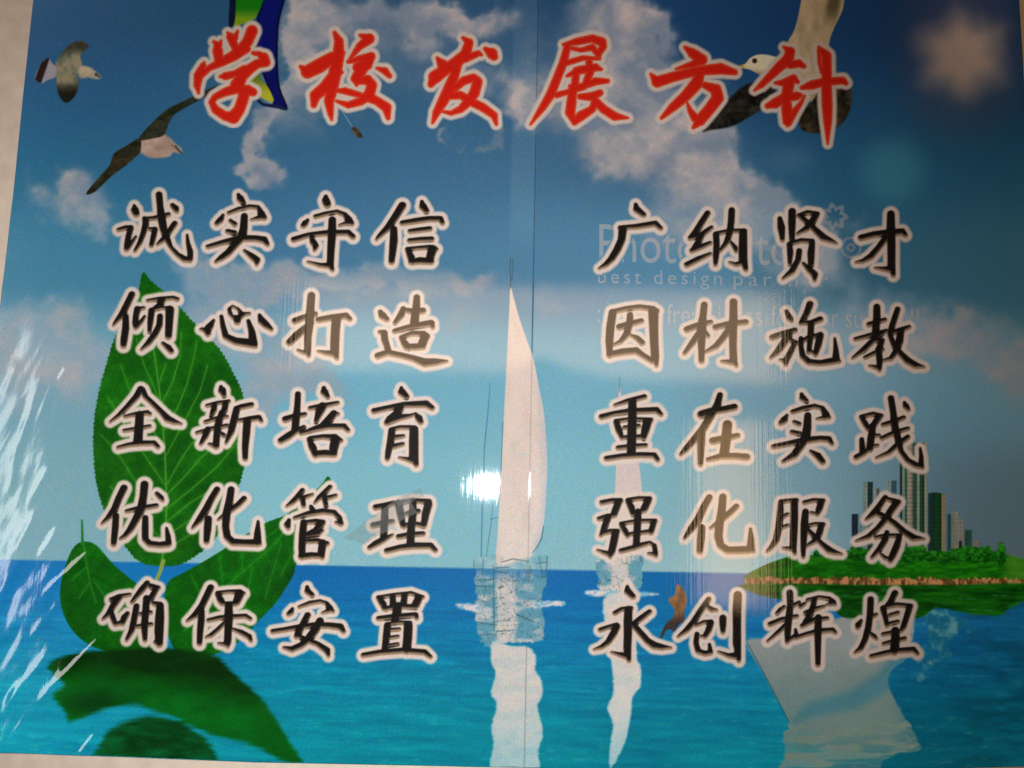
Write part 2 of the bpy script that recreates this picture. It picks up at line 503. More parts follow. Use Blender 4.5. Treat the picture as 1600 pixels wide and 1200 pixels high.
def sheet(s0, s1, ncol, nrow):
    v = np.linspace(0, 1, nrow)[:, None]
    s = np.linspace(0, 1, ncol)[None, :]
    top = -70.0
    py = top + (1196 - top) * v + 0 * s
    for _ in range(2):
        px = s0(py) + (s1(py) - s0(py)) * s
        py = top + (bottom_edge(px) - top) * v
    px = s0(py) + (s1(py) - s0(py)) * s
    rgb = canvas_at(px, py, PRINT0) ** 2.2
    wx, wz = wall(px, py)
    y = -SHEET_Y - relief(px, py)
    idx = np.arange(nrow * ncol).reshape(nrow, ncol)
    f = np.stack([idx[1:, :-1], idx[1:, 1:], idx[:-1, 1:], idx[:-1, :-1]], -1).reshape(-1, 4)
    co = np.stack([wx, y, wz], -1).reshape(-1, 3)
    # turned-back rim so the sheet has an edge
    ring = np.concatenate([idx[0, :], idx[1:, -1], idx[-1, -2::-1], idx[-2:0:-1, 0]])
    back = co[ring].copy(); back[:, 1] += 0.0012
    bi = len(co) + np.arange(len(ring))
    rf = np.stack([ring, np.roll(ring, -1), np.roll(bi, -1), bi], 1)
    me = raw_mesh('vinyl_panel', np.concatenate([co, back]) - BASE, np.concatenate([f, rf]),
                  np.concatenate([rgb.reshape(-1, 3), np.full((len(ring), 3), 0.55)]))
    return put('vinyl_panel', me, banner, SHEET_M)


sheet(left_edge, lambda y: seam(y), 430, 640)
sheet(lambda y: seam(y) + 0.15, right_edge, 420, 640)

# ------------------------------------------------------------------ printed pictures


def sc_pts(s, ox, oy, k):
    return [(ox + float(a) / k, oy + float(b) / k) for a, b in (p.split(',') for p in s.split())]


def shape(poly, col, soft=1.0, texture=None, n=4, ripple=0):
    P = smooth(poly, n)

    def fn(px, py):
        sd = poly_sd(px, py, P)
        if ripple:      # edges broken by small waves
            sd = sd + ripple * 2 * (fbm(px / 34, py / 4.5, 3, 63) - .5)
        c = np.broadcast_to(np.array(col, float), px.shape + (3,))
        if texture is not None:
            c = texture(px, py, sd, c)
        return ink(c, px, py), ss(soft, -soft, sd)
    b = (P[:, 0].min() - 3 - soft, P[:, 1].min() - 3 - soft, P[:, 0].max() + 3 + soft, P[:, 1].max() + 3 + soft)
    return b, fn


def picture(name, poly, col, soft=1.0, texture=None, parent=None, layer=1, step=1.3, label=None, n=4, ripple=0):
    ripple = ripple or (1.6 if name == 'reflection' else 3.5 if 'leaf_reflection' in name else 0)
    b, fn = shape(poly, col, soft, texture, n, ripple)
    o = patch(name, parent or banner, INK_M, b, fn, step, layer)
    if label:
        o['label'] = label
    return o


# --- leaves
BIG = [(225.8, 428), (235, 439), (246, 448), (266, 465), (284, 485), (306, 508), (341, 544), (363, 580), (380, 618), (386, 665), (384, 715), (378, 744),
       (360, 800), (340, 836), (315, 861), (284, 880), (255, 883), (225, 879), (207, 864), (186, 835), (165, 795), (153, 750), (149, 700), (150, 660),
       (156, 621), (168, 574), (182, 530), (200, 498), (218, 468), (221, 447)]
VEINS = [[(228, 470, .8), (244, 560, 1), (252, 620, 1.2), (256, 660, 1.3), (260, 720, 1.5), (262, 790, 1.6), (259, 850, 1.6), (253, 884, 2)],
         [(251, 598, .6), (261, 568, .5)], [(254, 632, .7), (272, 596, .7), (283, 557, .6), (285, 520, .4)],
         [(257, 675, .7), (278, 640, .8), (294, 601, .7), (305, 557, .6), (309, 534, .4)],
         [(259, 716, .7), (278, 681, .8), (294, 651, .8), (314, 612, .7), (326, 571, .5)],
         [(261, 760, .7), (283, 720, .8), (300, 695, .8), (322, 665, .7), (345, 615, .5)],
         [(262, 773, .7), (290, 745, .8), (314, 717, .8), (344, 690, .7), (365, 650, .5)],
         [(262, 795, .7), (300, 765, .8), (340, 730, .8), (374, 690, .5)], [(262, 815, .7), (300, 785, .8), (350, 755, .6)],
         [(261, 838, .7), (310, 805, .7), (340, 780, .5)], [(258, 860, .6), (310, 828, .6)],
         [(256, 640, .5), (240, 600, .5), (228, 574, .4), (215, 530, .3)], [(259, 705, .6), (238, 668, .6), (212, 630, .5), (190, 570, .3)],
         [(261, 760, .6), (228, 712, .6), (200, 670, .5), (170, 620, .3)], [(261, 800, .5), (220, 762, .5), (184, 706, .4), (160, 680, .3)],
         [(259, 845, .5), (225, 815, .5), (175, 760, .4)]]


def leaf_tex(dark, light, veincol, veins, serr=0.0, vscale=1.0):
    def tx(px, py, sd, c):
        n = fbm(px / 18, py / 18, 4, 9)
        base = mix(np.array(dark, float), np.array(light, float), n)
        v = np.full(px.shape, 99.)
        for s in veins:
            v = np.minimum(v, seg_sd(px, py, [(a, b, r * vscale * .8) for a, b, r in s]))
        net = np.abs(fbm(px / 4.5, py / 4.5, 3, 15) - .5)
        base = base * (1 - .16 * ss(.07, 0, net) + .25 * (fbm(px / 60, py / 60, 2, 18) - .5))[..., None]
        shade = ss(0, 7, v) * 0.12
        base = base * (1.06 - shade)[..., None]
        return mix(base, np.array(veincol, float), 0.6 * ss(1.2, -0.6, v))
    return tx


def serrate(poly, amp, per, n=8):
    P = smooth(poly, n)
    out = []
    acc = 0
    for i in range(len(P)):
        a, b = P[i], P[(i + 1) % len(P)]
        L = np.linalg.norm(b - a)
        m = max(1, int(L / 1.5))
        t = (b - a) / max(L, 1e-6)
        nrm = np.array([t[1], -t[0]])
        for k in range(m):
            acc += L / m
            ph = (acc / per) % 1.0
            out.append(tuple(a + (b - a) * k / m + nrm * amp * (1 - ph) * (0.7 + 0.5 * random.random())))
    return out


random.seed(3)
o = picture('printed_leaf', serrate(BIG, 2.6, 7.0), (8, 108, 14), 0.8,
            leaf_tex((5, 76, 5), (30, 116, 16), (96, 150, 60), VEINS), step=1.0, n=1, label='tallest upright green leaf of the printed sprig')
LEAF_R = [(514, 744), (500, 760), (470, 784), (447, 804), (417, 816), (380, 838), (345, 861), (315, 879), (288, 894), (264, 909), (258, 940),
          (262, 985), (282, 1022), (330, 1024), (378, 1000), (405, 970), (432, 942), (459, 900), (464, 882), (482, 850), (508, 812), (520, 765)]
picture('printed_leaf', serrate(LEAF_R, 1.0, 6), (8, 105, 14), 1.0,
        leaf_tex((3, 74, 4), (18, 116, 16), (58, 128, 44),
                 [[(505, 760, .6), (430, 850, .8), (350, 920, .8), (290, 985, .8)], [(470, 802, .5), (400, 852, .5)], [(410, 872, .5), (402, 838, .4)],
                  [(380, 895, .5), (378, 850, .4)], [(350, 920, .5), (345, 872, .4)], [(325, 945, .5), (300, 900, .4)], [(470, 835, .4), (440, 900, .4)],
                  [(440, 850, .4), (415, 935, .4)], [(395, 885, .4), (380, 975, .4)]]), n=1, label='green leaf of the printed sprig reaching up to the right')
LEAF_L = [(133, 846), (153, 852), (180, 882), (216, 912), (246, 930), (262, 985), (240, 1015), (190, 1020), (150, 1011), (120, 990), (102, 960),
          (96, 924), (105, 882), (117, 855)]
picture('printed_leaf', LEAF_L, (8, 100, 14), 1.0,
        leaf_tex((3, 70, 4), (14, 110, 14), (62, 132, 48),
                 [[(133, 850, 1.0), (138, 885, .8), (145, 920, .7), (152, 940, .5)], [(137, 885, .5), (116, 905, .4)], [(142, 910, .5), (125, 935, .4)],
                  [(147, 905, .4), (165, 930, .4)]]), label='small green leaf at the left of the printed sprig')
patch('printed_leaf_stalk', banner, INK_M, (120, 806, 142, 856),
      lambda x, y: (ink(np.broadcast_to(np.array([30., 112, 40]), x.shape + (3,)), x, y), ss(.8, -.8, seg_sd(x, y, [(130, 813, 1.5), (131, 850, 2.4)]))), 1.0, 1)
patch('printed_leaf_stalk', banner, INK_M, (236, 872, 268, 912),
      lambda x, y: (ink(np.broadcast_to(np.array([128., 152, 70]), x.shape + (3,)), x, y), ss(.8, -.8, seg_sd(x, y, [(257, 876, 3), (252, 892, 3), (245, 908, 2.6)]))), 1.0, 2)


def water_tex(c1, c2, sx=34, sy=9, seed=80):
    return lambda px, py, sd, c: mix(np.array(c1, float), np.array(c2, float), np.clip(1.6 * (fbm(px / sx, py / sy, 4, seed) - 0.2), 0, 1))


REF1 = [(80, 1036), (125, 1019), (175, 1015), (250, 1012), (332, 1022), (365, 1050), (400, 1082), (426, 1113), (448, 1150), (474, 1192), (440, 1186),
        (400, 1165), (330, 1146), (275, 1121), (237, 1107), (212, 1100), (160, 1109), (112, 1128), (105, 1112), (84, 1085), (103, 1070), (84, 1052)]
picture('printed_leaf_reflection', REF1, (5, 84, 20), 5.0, lambda px, py, sd, c: mix(mix(np.array([0., 42, 2]), np.array([3., 98, 26]),
        np.clip(ss(1020, 1075, py - (px - 100) * 0.13) * 0.8 + 0.7 * (fbm(px / 50, py / 20, 4, 5) - .4), 0, 1)), np.array([0., 48, 14]), 0.8 * ss(60, 0, np.hypot((px - 150) / 1.6, (py - 1095) * 1.6))),
        label='broad dark green reflection under the sprig')
REF2 = [(160, 1160), (175, 1138), (212, 1123), (250, 1118), (287, 1130), (325, 1157), (344, 1190), (340, 1196), (150, 1192), (150, 1175)]
picture('printed_leaf_reflection', REF2, (5, 88, 40), 6.0, water_tex((0, 50, 14), (6, 88, 44)), label='lowest green reflection at the bottom edge')

def lines(name, parent, ls, col, layer=2, alpha=.8):
    xs = [p[0] for l in ls for p in l]; ys = [p[1] for l in ls for p in l]

    def fn(x, y):
        d = np.full(x.shape, 99.)
        for l in ls:
            d = np.minimum(d, seg_sd(x, y, l))
        return ink(np.broadcast_to(np.array(col, float), x.shape + (3,)), x, y), alpha * ss(.9, -.6, d)
    return patch(name, parent, INK_M, (min(xs) - 3, min(ys) - 3, max(xs) + 3, max(ys) + 3), fn, 1.0, layer)


# --- gulls


def q(s, ox=0, oy=0, k=4.0):
    return sc_pts(s, ox, oy, k)


def feather(c1, c2, seed=50, sx=9, sy=9):
    return lambda px, py, sd, c: mix(np.array(c1, float), np.array(c2, float), np.clip(1.25 * (fbm(px / sx, py / sy, 3, seed) - 0.2), 0, 1))


g1 = picture('printed_gull', q('460,275 520,265 560,300 510,350 520,420 490,480 500,520 480,600 420,650 370,590 360,500 350,460 355,400 400,330'), (50, 55, 45), 1.4,
             lambda px, py, sd, c: mix(mix(np.array([62., 72, 62]), np.array([112., 108, 90]), ss(0.3, .8, fbm(px / 14, py / 14, 3, 4))), np.array([22., 22, 16]),
                                       np.clip(ss(125, 150, py) + ss(92, 74, py) * .7, 0, 1)), label='small gull at the far left, wings spread up and down')
picture('tail', q('225,490 260,410 310,370 330,400 358,430 358,485 300,510 270,528 235,510'), (120, 110, 115), 1.4,
        lambda px, py, sd, c: mix(np.array([118., 116, 128]), np.array([32., 22, 22]), ss(4, 0, np.abs((px - 66) + (py - 115) * .35) - 4)), g1)
picture('head', q('505,425 560,425 600,450 640,490 610,502 560,492 505,492'), (150, 140, 118), 2.4, feather((120, 118, 104), (160, 148, 124)), g1)
g2 = picture('printed_gull', q('850,900 900,868 960,848 1010,836 1060,862 1105,905 1142,938 1134,966 1090,958 1060,985 960,994 890,962'), (160, 138, 126), 2.4, feather((128, 108, 94), (168, 146, 138), 50, 16, 14), label='soaring gull with long dark wings left of the title')
picture('wing', q('870,880 950,780 1050,690 1150,640 1230,600 1360,540 1350,560 1290,612 1200,660 1100,720 1060,780 1030,850 960,872'), (40, 42, 34), 1.2,
        feather((18, 28, 18), (56, 54, 42), 51, 14, 9), g2, layer=2)
picture('wing', q('880,870 800,915 720,965 690,1040 620,1120 545,1215 600,1205 700,1110 800,1035 850,990 885,950'), (45, 42, 32), 1.2,
        feather((16, 20, 10), (66, 58, 42), 52, 14, 9), g2, layer=2)
g3 = picture('printed_gull', q('955,0 960,-150 1330,-150 1290,0 1270,100 1200,250 1170,350 1165,450 1120,620 1060,780 960,800 850,680 790,560 810,420 850,330 905,230', 1060, 0, 5), (120, 112, 92), 1.3,
             lambda px, py, sd, c: mix(mix(np.array([96., 88, 70]), np.array([142., 130, 108]), fbm(px / 12, py / 30, 4, 6)), np.array([46., 44, 30]),
                                       0.85 * ss(16, 4, np.abs(px - 1299 + (py - 20) * .18)) * ss(52, 10, py)), label='large gull diving behind the last title character')
picture('head', q('455,545 480,520 520,505 560,460 640,435 760,460 830,540 760,640 700,620 640,600 540,550', 1060, 0, 5), (150, 142, 124), 1.2,
        lambda px, py, sd, c: mix(mix(mix(np.array([164., 152, 132]), np.array([96., 92, 76]), ss(106, 122, py - (px - 1180) * .1)), np.array([34., 24, 14]), ss(5, 3, np.hypot(px - 1178, py - 97))),
                                  np.array([140., 120, 40]), ss(1164, 1160, px)), g3, layer=1.5)
picture('wing', q('560,655 740,690 720,800 620,880 500,950 400,1000 250,1025 185,1032 300,900 400,770', 1060, 0, 5), (22, 22, 20), 2.4, feather((6, 6, 5), (52, 50, 44), 53, 10, 10), g3, layer=1.5)
picture('wing', q('940,900 1040,800 1120,700 1330,700 1335,850 1290,950 1220,1010 1100,1050 960,1025', 1060, 0, 5), (24, 22, 18), 2.4, feather((6, 7, 5), (66, 58, 42), 54, 9, 12), g3, layer=1.5)

lines('beak', g1, [[(152, 118, 2.6), (158, 123, 1.0)]], (38, 44, 40))
lines('beak', g2, [[(275, 230, 1.6), (284, 240, 1.6)]], (34, 52, 50))
lines('eye', g2, [[(270, 229, .8), (271, 229, .8)]], (40, 36, 30))

# --- kite and its tassel
kt = picture('printed_kite', q('560,-400 900,-420 765,0 720,150 697,300 692,600 712,830 785,1035 660,1012 640,960 600,840 540,690 500,560 480,400 500,150 540,40', 320, 0, 6), (8, 20, 96), 0.9,
             lambda px, py, sd, c: mix(np.array([6., 14, 84]), np.array([4., 8, 34]), ss(-5, -1, sd)), label='blue and green kite hanging behind the first title character')
picture('panel', q('300,-400 700,-400 560,0 480,180 380,230 275,250 300,0', 320, 0, 6), (60, 130, 20), 0.9,
        lambda px, py, sd, c: mix(np.array([14., 92, 12]), np.array([92., 122, 20]), ss(12, 34, py)), kt, layer=1.4)
picture('strap', q('245,-400 300,-400 300,0 285,230 232,255 240,0', 320, 0, 6), (8, 16, 40), 0.9, None, kt, layer=1.6)
picture('panel', q('440,700 520,690 535,760 600,830 652,962 540,930 440,820', 320, 0, 6), (120, 130, 30), 0.9,
        lambda px, py, sd, c: mix(np.array([74., 100, 24]), np.array([150., 152, 40]), ss(120, 150, py)), kt, layer=1.4)
patch('hem', kt, INK_M, (392, 145, 456, 180), lambda x, y: (ink(np.broadcast_to(np.array([18., 30, 62]), x.shape + (3,)), x, y),
      ss(1, -1, seg_sd(x, y, [(396, 152, 2), (412, 165, 2.6), (432, 168, 3), (450, 172, 1)]))), 1.0, 1.8)
ts = picture('printed_tassel', q('598,800 640,815 672,868 628,856', 400, 0), (88, 62, 40), 1.0, feather((40, 34, 26), (130, 90, 60)), step=1.0)
patch('string', ts, INK_M, (532, 172, 556, 204), lambda x, y: (ink(np.broadcast_to(np.array([120., 150, 168]), x.shape + (3,)), x, y),
      .8 * ss(.9, -.6, seg_sd(x, y, [(536, 176, .5), (551, 200, .6)]))), 1.0, 1)

# --- sailboats


def sail_tex(px, py, sd, c):
    t = ss(560, 880, py)
    b = mix(np.array([228., 211, 203]), np.array([226., 214, 209]), t)
    b = mix(b, np.array([188., 198, 210]), 0.55 * ss(-14, -1, sd) * ss(820, 840, px) * ss(560, 640, py))
    b = mix(b, b * 0.96, ss(.4, .8, fbm(px / 14, py / 50, 4, 66)))
    return mix(b, b * 0.8, 0.9 * np.exp(-((px - seam(py)) / 0.9) ** 2))


SAIL = [(799, 452), (803, 468), (812, 500), (823, 532), (834, 565), (842, 605), (849, 640), (853, 680), (855, 725), (853, 775), (849, 820), (840, 852), (829, 872),
        (800, 880), (776, 880), (778, 830), (781, 770), (784, 710), (788, 640), (792, 560), (796, 480), (797, 455)]
SB = picture('printed_sailboat', SAIL, (230, 210, 204), 0.8, sail_tex, step=1.1, label='tall white sail of the larger sailboat at the centre')


for rl in ([[(766, 600, .2), (762, 650, .5), (757, 700, .5), (756, 742, .5)], [(756, 742, .5), (754, 772, .7), (752, 870, .6)]],
           [[(771, 778, .4), (768, 812, .4), (764, 840, .4), (760, 870, .3)], [(766, 812, .5), (778, 808, .4)]],
           [[(849, 822, .6), (846, 842, .8), (838, 856, .8), (832, 864, .5)]], [[(786, 660, .5), (783, 735, .5)]]):
    lines('rigging_line', SB, rl, (32, 110, 150))
lines('masthead', SB, [[(797.5, 404, .5), (797, 425, .5), (798, 436, .7), (797, 452, .5)], [(801.5, 406, .4), (801, 428, .4), (799.5, 440, .5)]], (62, 84, 92))


def oil(px, py, sd, c, core):
    n = fbm(px / 20, py / 12, 3, 90)
    base = mix(np.array([98., 156, 178]), np.array([198., 198, 198]), ss(.38, .74, n))
    a, b = core
    base = mix(base, np.array([222., 208, 202]), 0.8 * ss(5, -3, np.abs(px - (a + b) / 2) - (b - a) / 2))
    e = np.abs(fbm(px / 18, py / 9, 2, 95) - 0.5)
    base = mix(base, np.array([56., 96, 104]), 0.6 * ss(.026, .002, e))
    e2 = np.abs(fbm(px / 8, py / 26, 2, 98) - 0.55)
    return mix(base, np.array([70., 80, 74]), 0.45 * ss(.02, .004, e2))


def ragged(poly, col, tx, soft, amp=5):
    P = smooth(poly, 3)

    def fn(px, py):
        w = amp * 2 * (fbm(px / 9, py / 9, 3, 33) - .5)
        sd = poly_sd(px, py, P) + w
        return ink(tx(px, py, sd, None), px, py), ss(soft, -soft, sd)
    return (P[:, 0].min() - 8, P[:, 1].min() - 8, P[:, 0].max() + 8, P[:, 1].max() + 8), fn


b, fn = ragged([(744, 874), (775, 868), (806, 876), (852, 868), (853, 905), (846, 940), (850, 980), (848, 1000), (820, 1004), (790, 1002), (764, 1010), (748, 994), (742, 960), (744, 920)],
               None, lambda px, py, sd, c: oil(px, py, sd, c, (777, 804)), 1.5)
patch('hull', SB, INK_M, b, lambda x, y: (fn(x, y)[0], fn(x, y)[1] * (.35 + .6 * ss(886, 912, y))), 1.0, 2)
for k, rl in enumerate(([(740.5, 876, .5), (741, 902, .5)], [(755, 872, .4), (754, 899, .5)], [(829, 884, .4), (828, 902, .5)], [(855, 869, .6), (853, 902, .5)],
                        [(743, 906, .8), (771, 905, .8)], [(744, 915, .7), (770, 916, .7)], [(774, 887, .9), (796, 886, .6)], [(774, 893, .8), (794, 895, .8)],
                        [(784, 878, .7), (801, 873, .7), (826, 877, .5)], [(825, 890, .6), (826, 910, .6)], [(747, 972, .9), (772, 976, .7)], [(776, 986, .8), (803, 984, .6)],
                        [(771, 884, .6), (772, 986, .8)], [(808, 960, 1.0), (835, 972, .8)], [(842, 870, .5), (848, 902, .5)], [(838, 880, .5), (854, 878, .5)], [(750, 992, .7), (768, 990, .5)])):
    lines('rail', SB, [rl], (52, 92, 100), layer=2.6, alpha=.7)


def foam_tex(px, py, sd, c):
    return mix(np.array([120., 180, 205]), np.array([215., 210, 212]), ss(.35, .6, fbm(px / 8, py / 4, 3, 41)))


b, fn = ragged([(712, 944), (730, 942), (748, 948), (748, 956), (728, 953)], None, foam_tex, 2.5, 3)
patch('wake', SB, INK_M, b, fn, 1.0, 2)
b, fn = ragged([(832, 944), (855, 938), (880, 940), (878, 946), (850, 948), (834, 950)], None, foam_tex, 2.5, 3)
patch('wake', SB, INK_M, b, fn, 1.0, 2)


def refl_tex(px, py, sd, c):
    b = mix(np.array([206., 204, 202]), np.array([150., 196, 206]), ss(1080, 1200, py) * .75)
    b = mix(b, b * np.array([.92, .97, .99]), ss(.35, .7, fbm(px / 30, py / 14, 4, 21)))
    b = mix(b, np.array([120., 186, 204]), .5 * ss(-4, 0, sd))
    return mix(b, b * 0.72, 0.9 * np.exp(-((px - seam(py)) / 0.9) ** 2))


picture('reflection', [(770, 1002), (800, 1008), (825, 1010), (838, 1026), (836, 1045), (846, 1062), (848, 1085), (840, 1102), (846, 1130), (848, 1150), (841, 1172), (838, 1205),
                       (770, 1205), (771, 1160), (768, 1132), (776, 1100), (767, 1082), (774, 1050), (767, 1032)], (200, 200, 200), 2.2, refl_tex, SB)
SB2 = picture('printed_sailboat', [(967, 602), (972, 630), (985, 670), (996, 715), (1002, 765), (1002, 820), (1000, 880), (958, 880), (959, 800), (962, 730), (964, 660)],
              (222, 204, 200), 1.0, lambda px, py, sd, c: mix(np.array([222., 200, 196]), np.array([204., 196, 196]), fbm(px / 10, py / 30, 3, 2)),
              label='smaller far sailboat standing half hidden behind the right hand lettering')
lines('masthead', SB2, [[(967.5, 590, .4), (967, 612, .5)]], (70, 110, 130))
b, fn = ragged([(936, 872), (1000, 868), (1003, 890), (998, 925), (970, 930), (948, 938), (936, 925), (934, 900)], None, lambda px, py, sd, c: oil(px, py, sd, c, (955, 980)), 1.5, 4)
patch('hull', SB2, INK_M, b, fn, 1.0, 2)
b, fn = ragged([(915, 923), (935, 922), (1020, 925), (1018, 931), (934, 931), (916, 929)], None, foam_tex, 2.5, 2)
patch('wake', SB2, INK_M, b, fn, 1.0, 1.5)
picture('reflection', [(942, 935), (990, 935), (994, 1020), (1001, 1045), (1000, 1072), (988, 1088), (985, 1118), (976, 1158), (954, 1199), (952, 1170), (957, 1130), (948, 1106), (957, 1080), (955, 1035)],
        (196, 196, 194), 2.2, refl_tex, SB2)

# --- brown figure standing behind the lettering
picture('printed_figure', q('780,45 815,60 860,130 868,200 845,290 850,370 800,400 760,470 735,450 690,450 650,520 630,510 680,400 740,340 760,270 715,205 712,165 760,140', 920, 905, 5.714),
        (120, 84, 52), 1.2, lambda px, py, sd, c: mix(mix(np.array([92., 64, 44]), np.array([176., 128, 82]), fbm(px / 4, py / 14, 4, 3)), np.array([40., 38, 46]), .8 * ss(950, 975, py)), step=1.0)

# --- folded paper boat shape at lower right
PB = [(1164, 1002), (1200, 996), (1250, 985), (1305, 966), (1350, 955), (1400, 940), (1435, 922), (1429, 955), (1424, 1000), (1412, 1030), (1392, 1046), (1386, 1068),
      (1400, 1098), (1418, 1130), (1437, 1170), (1405, 1176), (1380, 1186), (1358, 1203), (1224, 1203), (1228, 1180), (1222, 1152), (1232, 1128), (1215, 1098), (1190, 1050)]


def paper_tex(px, py, sd, c):
    b = mix(np.array([132., 138, 138]), np.array([98., 120, 120]), ss(980, 1110, py + (px - 1300) * .1))
    b = mix(b, np.array([104., 124, 118]), ss(1105, 1150, py))
    fold = seg_sd(px, py, [(1240, 1124, 2), (1266, 1108, 9), (1330, 1093, 12), (1380, 1064, 14), (1400, 1032, 9)])
    b = mix(b, np.array([64., 112, 126]), .9 * ss(12, -7, fold))
    b = mix(b, b * .96, ss(.3, .8, fbm(px / 40, py / 24, 4, 12)))
    return mix(b, np.array([60., 130, 140]), .35 * ss(1150, 1200, py) * ss(.45, .6, fbm(px / 60, py / 9, 3, 14)))


def paper(px, py):
    sd = poly_sd(px, py, smooth(PB, 3)) + 9 * (fbm(px / 22, py / 7, 3, 88) - .5) * ss(1060, 1150, py)
    al = ss(2.2, -2.4, sd) * (1 - .55 * ss(1120, 1200, py) * ss(.42, .62, fbm(px / 50, py / 7, 3, 89))) * .95
    al = al * (1 - .5 * ss(1380, 1440, px) * ss(.4, .6, fbm(px / 20, py / 12, 3, 90)))
    return ink(paper_tex(px, py, sd, None), px, py), al


PBO = patch('printed_paper_boat', banner, INK_M, (1155, 912, 1445, 1206), paper, 1.3, 1)
PBO['label'] = ('pale folded paper boat shape floating at the lower right')
lines('fold_line', PBO, [[(1166, 1003, .6), (1200, 1066, .8), (1231, 1127, 1.0)]], (20, 84, 104))


def splash(px, py, sd, c):
    e = np.abs(fbm(px / 14, py / 14, 4, 7) - .5)
    return mix(np.array([18., 84, 108]), np.array([88., 136, 140]), ss(.35, .7, fbm(px / 12, py / 12, 4, 7)))


b, fn = ragged([(1418, 950), (1440, 938), (1468, 952), (1492, 962), (1516, 978), (1500, 985), (1478, 1000), (1476, 1030), (1455, 1042), (1430, 1060), (1422, 1040), (1432, 1000)], None, splash, 6, 14)
patch('printed_splash', banner, INK_M, b, lambda x, y: (fn(x, y)[0], fn(x, y)[1] * .75 * ss(.3, .6, fbm(x / 18, y / 18, 4, 77))), 1.3, 1)

# --- island with its towers
ISL = [(1162, 903), (1168, 896), (1182, 888), (1210, 876), (1240, 868), (1285, 866), (1324, 860), (1400, 862), (1480, 862), (1545, 860), (1570, 866), (1600, 874), (1660, 890),
       (1660, 916), (1600, 914), (1400, 916), (1250, 914), (1172, 914)]


def isl_tex(px, py, sd, c):
    g = mix(np.array([4., 66, 4]), np.array([28., 112, 12]), np.clip(1.7 * (fbm(px / 16, py / 5, 4, 26) - .25), 0, 1))
    g = mix(g, np.array([70., 118, 34]), .5 * ss(1560, 1580, px))
    top = 900 + (px - 1162) * 0.004
    rk = mix(np.array([66., 48, 22]), np.array([158., 112, 76]), ss(.3, .7, fbm(px / 4.2, py / 9, 3, 27)))
    return mix(g, rk, ss(-1.5, 1.5, py - top - 2 - 8 * (fbm(px / 4, py / 50, 2, 9) - .5)))


IS = picture('printed_island', ISL, (20, 110, 16), 1.2, isl_tex, step=1.1, label='green printed island with a stony shore and city towers')
IREF = [(1164, 912), (1400, 914), (1660, 912), (1660, 934), (1602, 938), (1576, 950), (1555, 962), (1500, 956), (1460, 950), (1430, 966), (1360, 962), (1320, 966), (1290, 946), (1230, 938), (1188, 930)]
picture('reflection', IREF, (14, 92, 14), 2.5, lambda px, py, sd, c: mix(mix(np.array([1., 46, 4]), np.array([16., 88, 10]), np.clip(1.8 * (fbm(px / 30, py / 5, 4, 28) - .25), 0, 1)),
        np.array([30., 96, 60]), .5 * ss(.6, .75, fbm(px / 20, py / 6, 3, 39))), IS, layer=.8)
TOW = [  # x0 x1 top colours
    (1329, 1339, 803, [(22, 44, 66)]), (1340, 1345, 806, [(96, 140, 144)]), (1346, 1362, 753, [(118, 150, 138), (24, 58, 66)]), (1363, 1372, 763, [(140, 150, 138), (72, 92, 92)]),
    (1383, 1399, 751, [(120, 150, 150), (38, 92, 116)]),
    (1404, 1446, 692, [(20, 44, 52), (110, 142, 120), (46, 96, 84), (150, 150, 132), (150, 134, 112), (40, 96, 76), (30, 78, 72), (130, 150, 126), (18, 84, 60), (16, 66, 48), (140, 146, 116)]),
    (1448, 1470, 769, [(18, 56, 62), (10, 60, 34), (12, 72, 34), (14, 62, 26)]), (1469, 1475, 772, [(136, 126, 88)]),
    (1478, 1484, 803, [(26, 74, 96)]), (1484, 1495, 799, [(106, 128, 112), (128, 132, 118)]), (1495, 1503, 811, [(124, 128, 118)]), (1496, 1501, 845, [(20, 44, 46)]),
    (1505, 1516, 828, [(36, 72, 60), (24, 86, 76)]), (1519, 1526, 845, [(128, 122, 94)])]
for k, (x0, x1, top, cols) in enumerate(TOW):
    def tfn(px, py, x0=x0, x1=x1, top=top, cols=cols, k=k):
        u = np.clip((px - x0) / (x1 - x0), 0, .9999) * len(cols)
        i = np.clip(u.astype(int), 0, len(cols) - 1)
        c = np.array(cols, float)[i] * .80
        c = c * .72 + c.mean(-1, keepdims=True) * .28
        c = c * (1 - .16 * ((np.floor(py / 3.2) % 2) * (np.floor((px - x0) / 2.4) % 2)))[..., None]
        c = c * (1 + .22 * (fbm(px / 3, py / 14, 3, 31 + k) - .5))[..., None]
        roof = top + (4 * np.abs((px - (x0 + x1) / 2) / (x1 - x0)) if k == 6 else 0)
        return ink(c, px, py), ss(.8, -.8, np.maximum(np.maximum(x0 - px, px - x1), roof - py)) * ss(872, 866, py)
    patch('tower', IS, INK_M, (x0 - 2, top - 3, x1 + 2, 873), tfn, 0.9, 1.3 + .15 * (k % 3))


def bush(name, cx, cy, rx, ry, seed, dark=(4, 54, 8), light=(30, 112, 22)):
    def fn(px, py):
        a = np.arctan2(py - cy, px - cx)
        r = np.hypot((px - cx) / rx, (py - cy) / ry) + .45 * (fbm(px / 5, py / 5, 3, seed) - .5)
        c = mix(np.array(dark, float), np.array(light, float), np.clip(2.0 * (fbm(px / 5, py / 4, 3, seed + 1) - .3) + .3 * (cy - py) / ry, 0, 1))
        return ink(c, px, py), ss(1.08, .85, r)
    return patch(name, IS, INK_M, (cx - rx * 1.4, cy - ry * 1.4, cx + rx * 1.4, cy + ry * 1.4), fn, 1.0, 1.9)


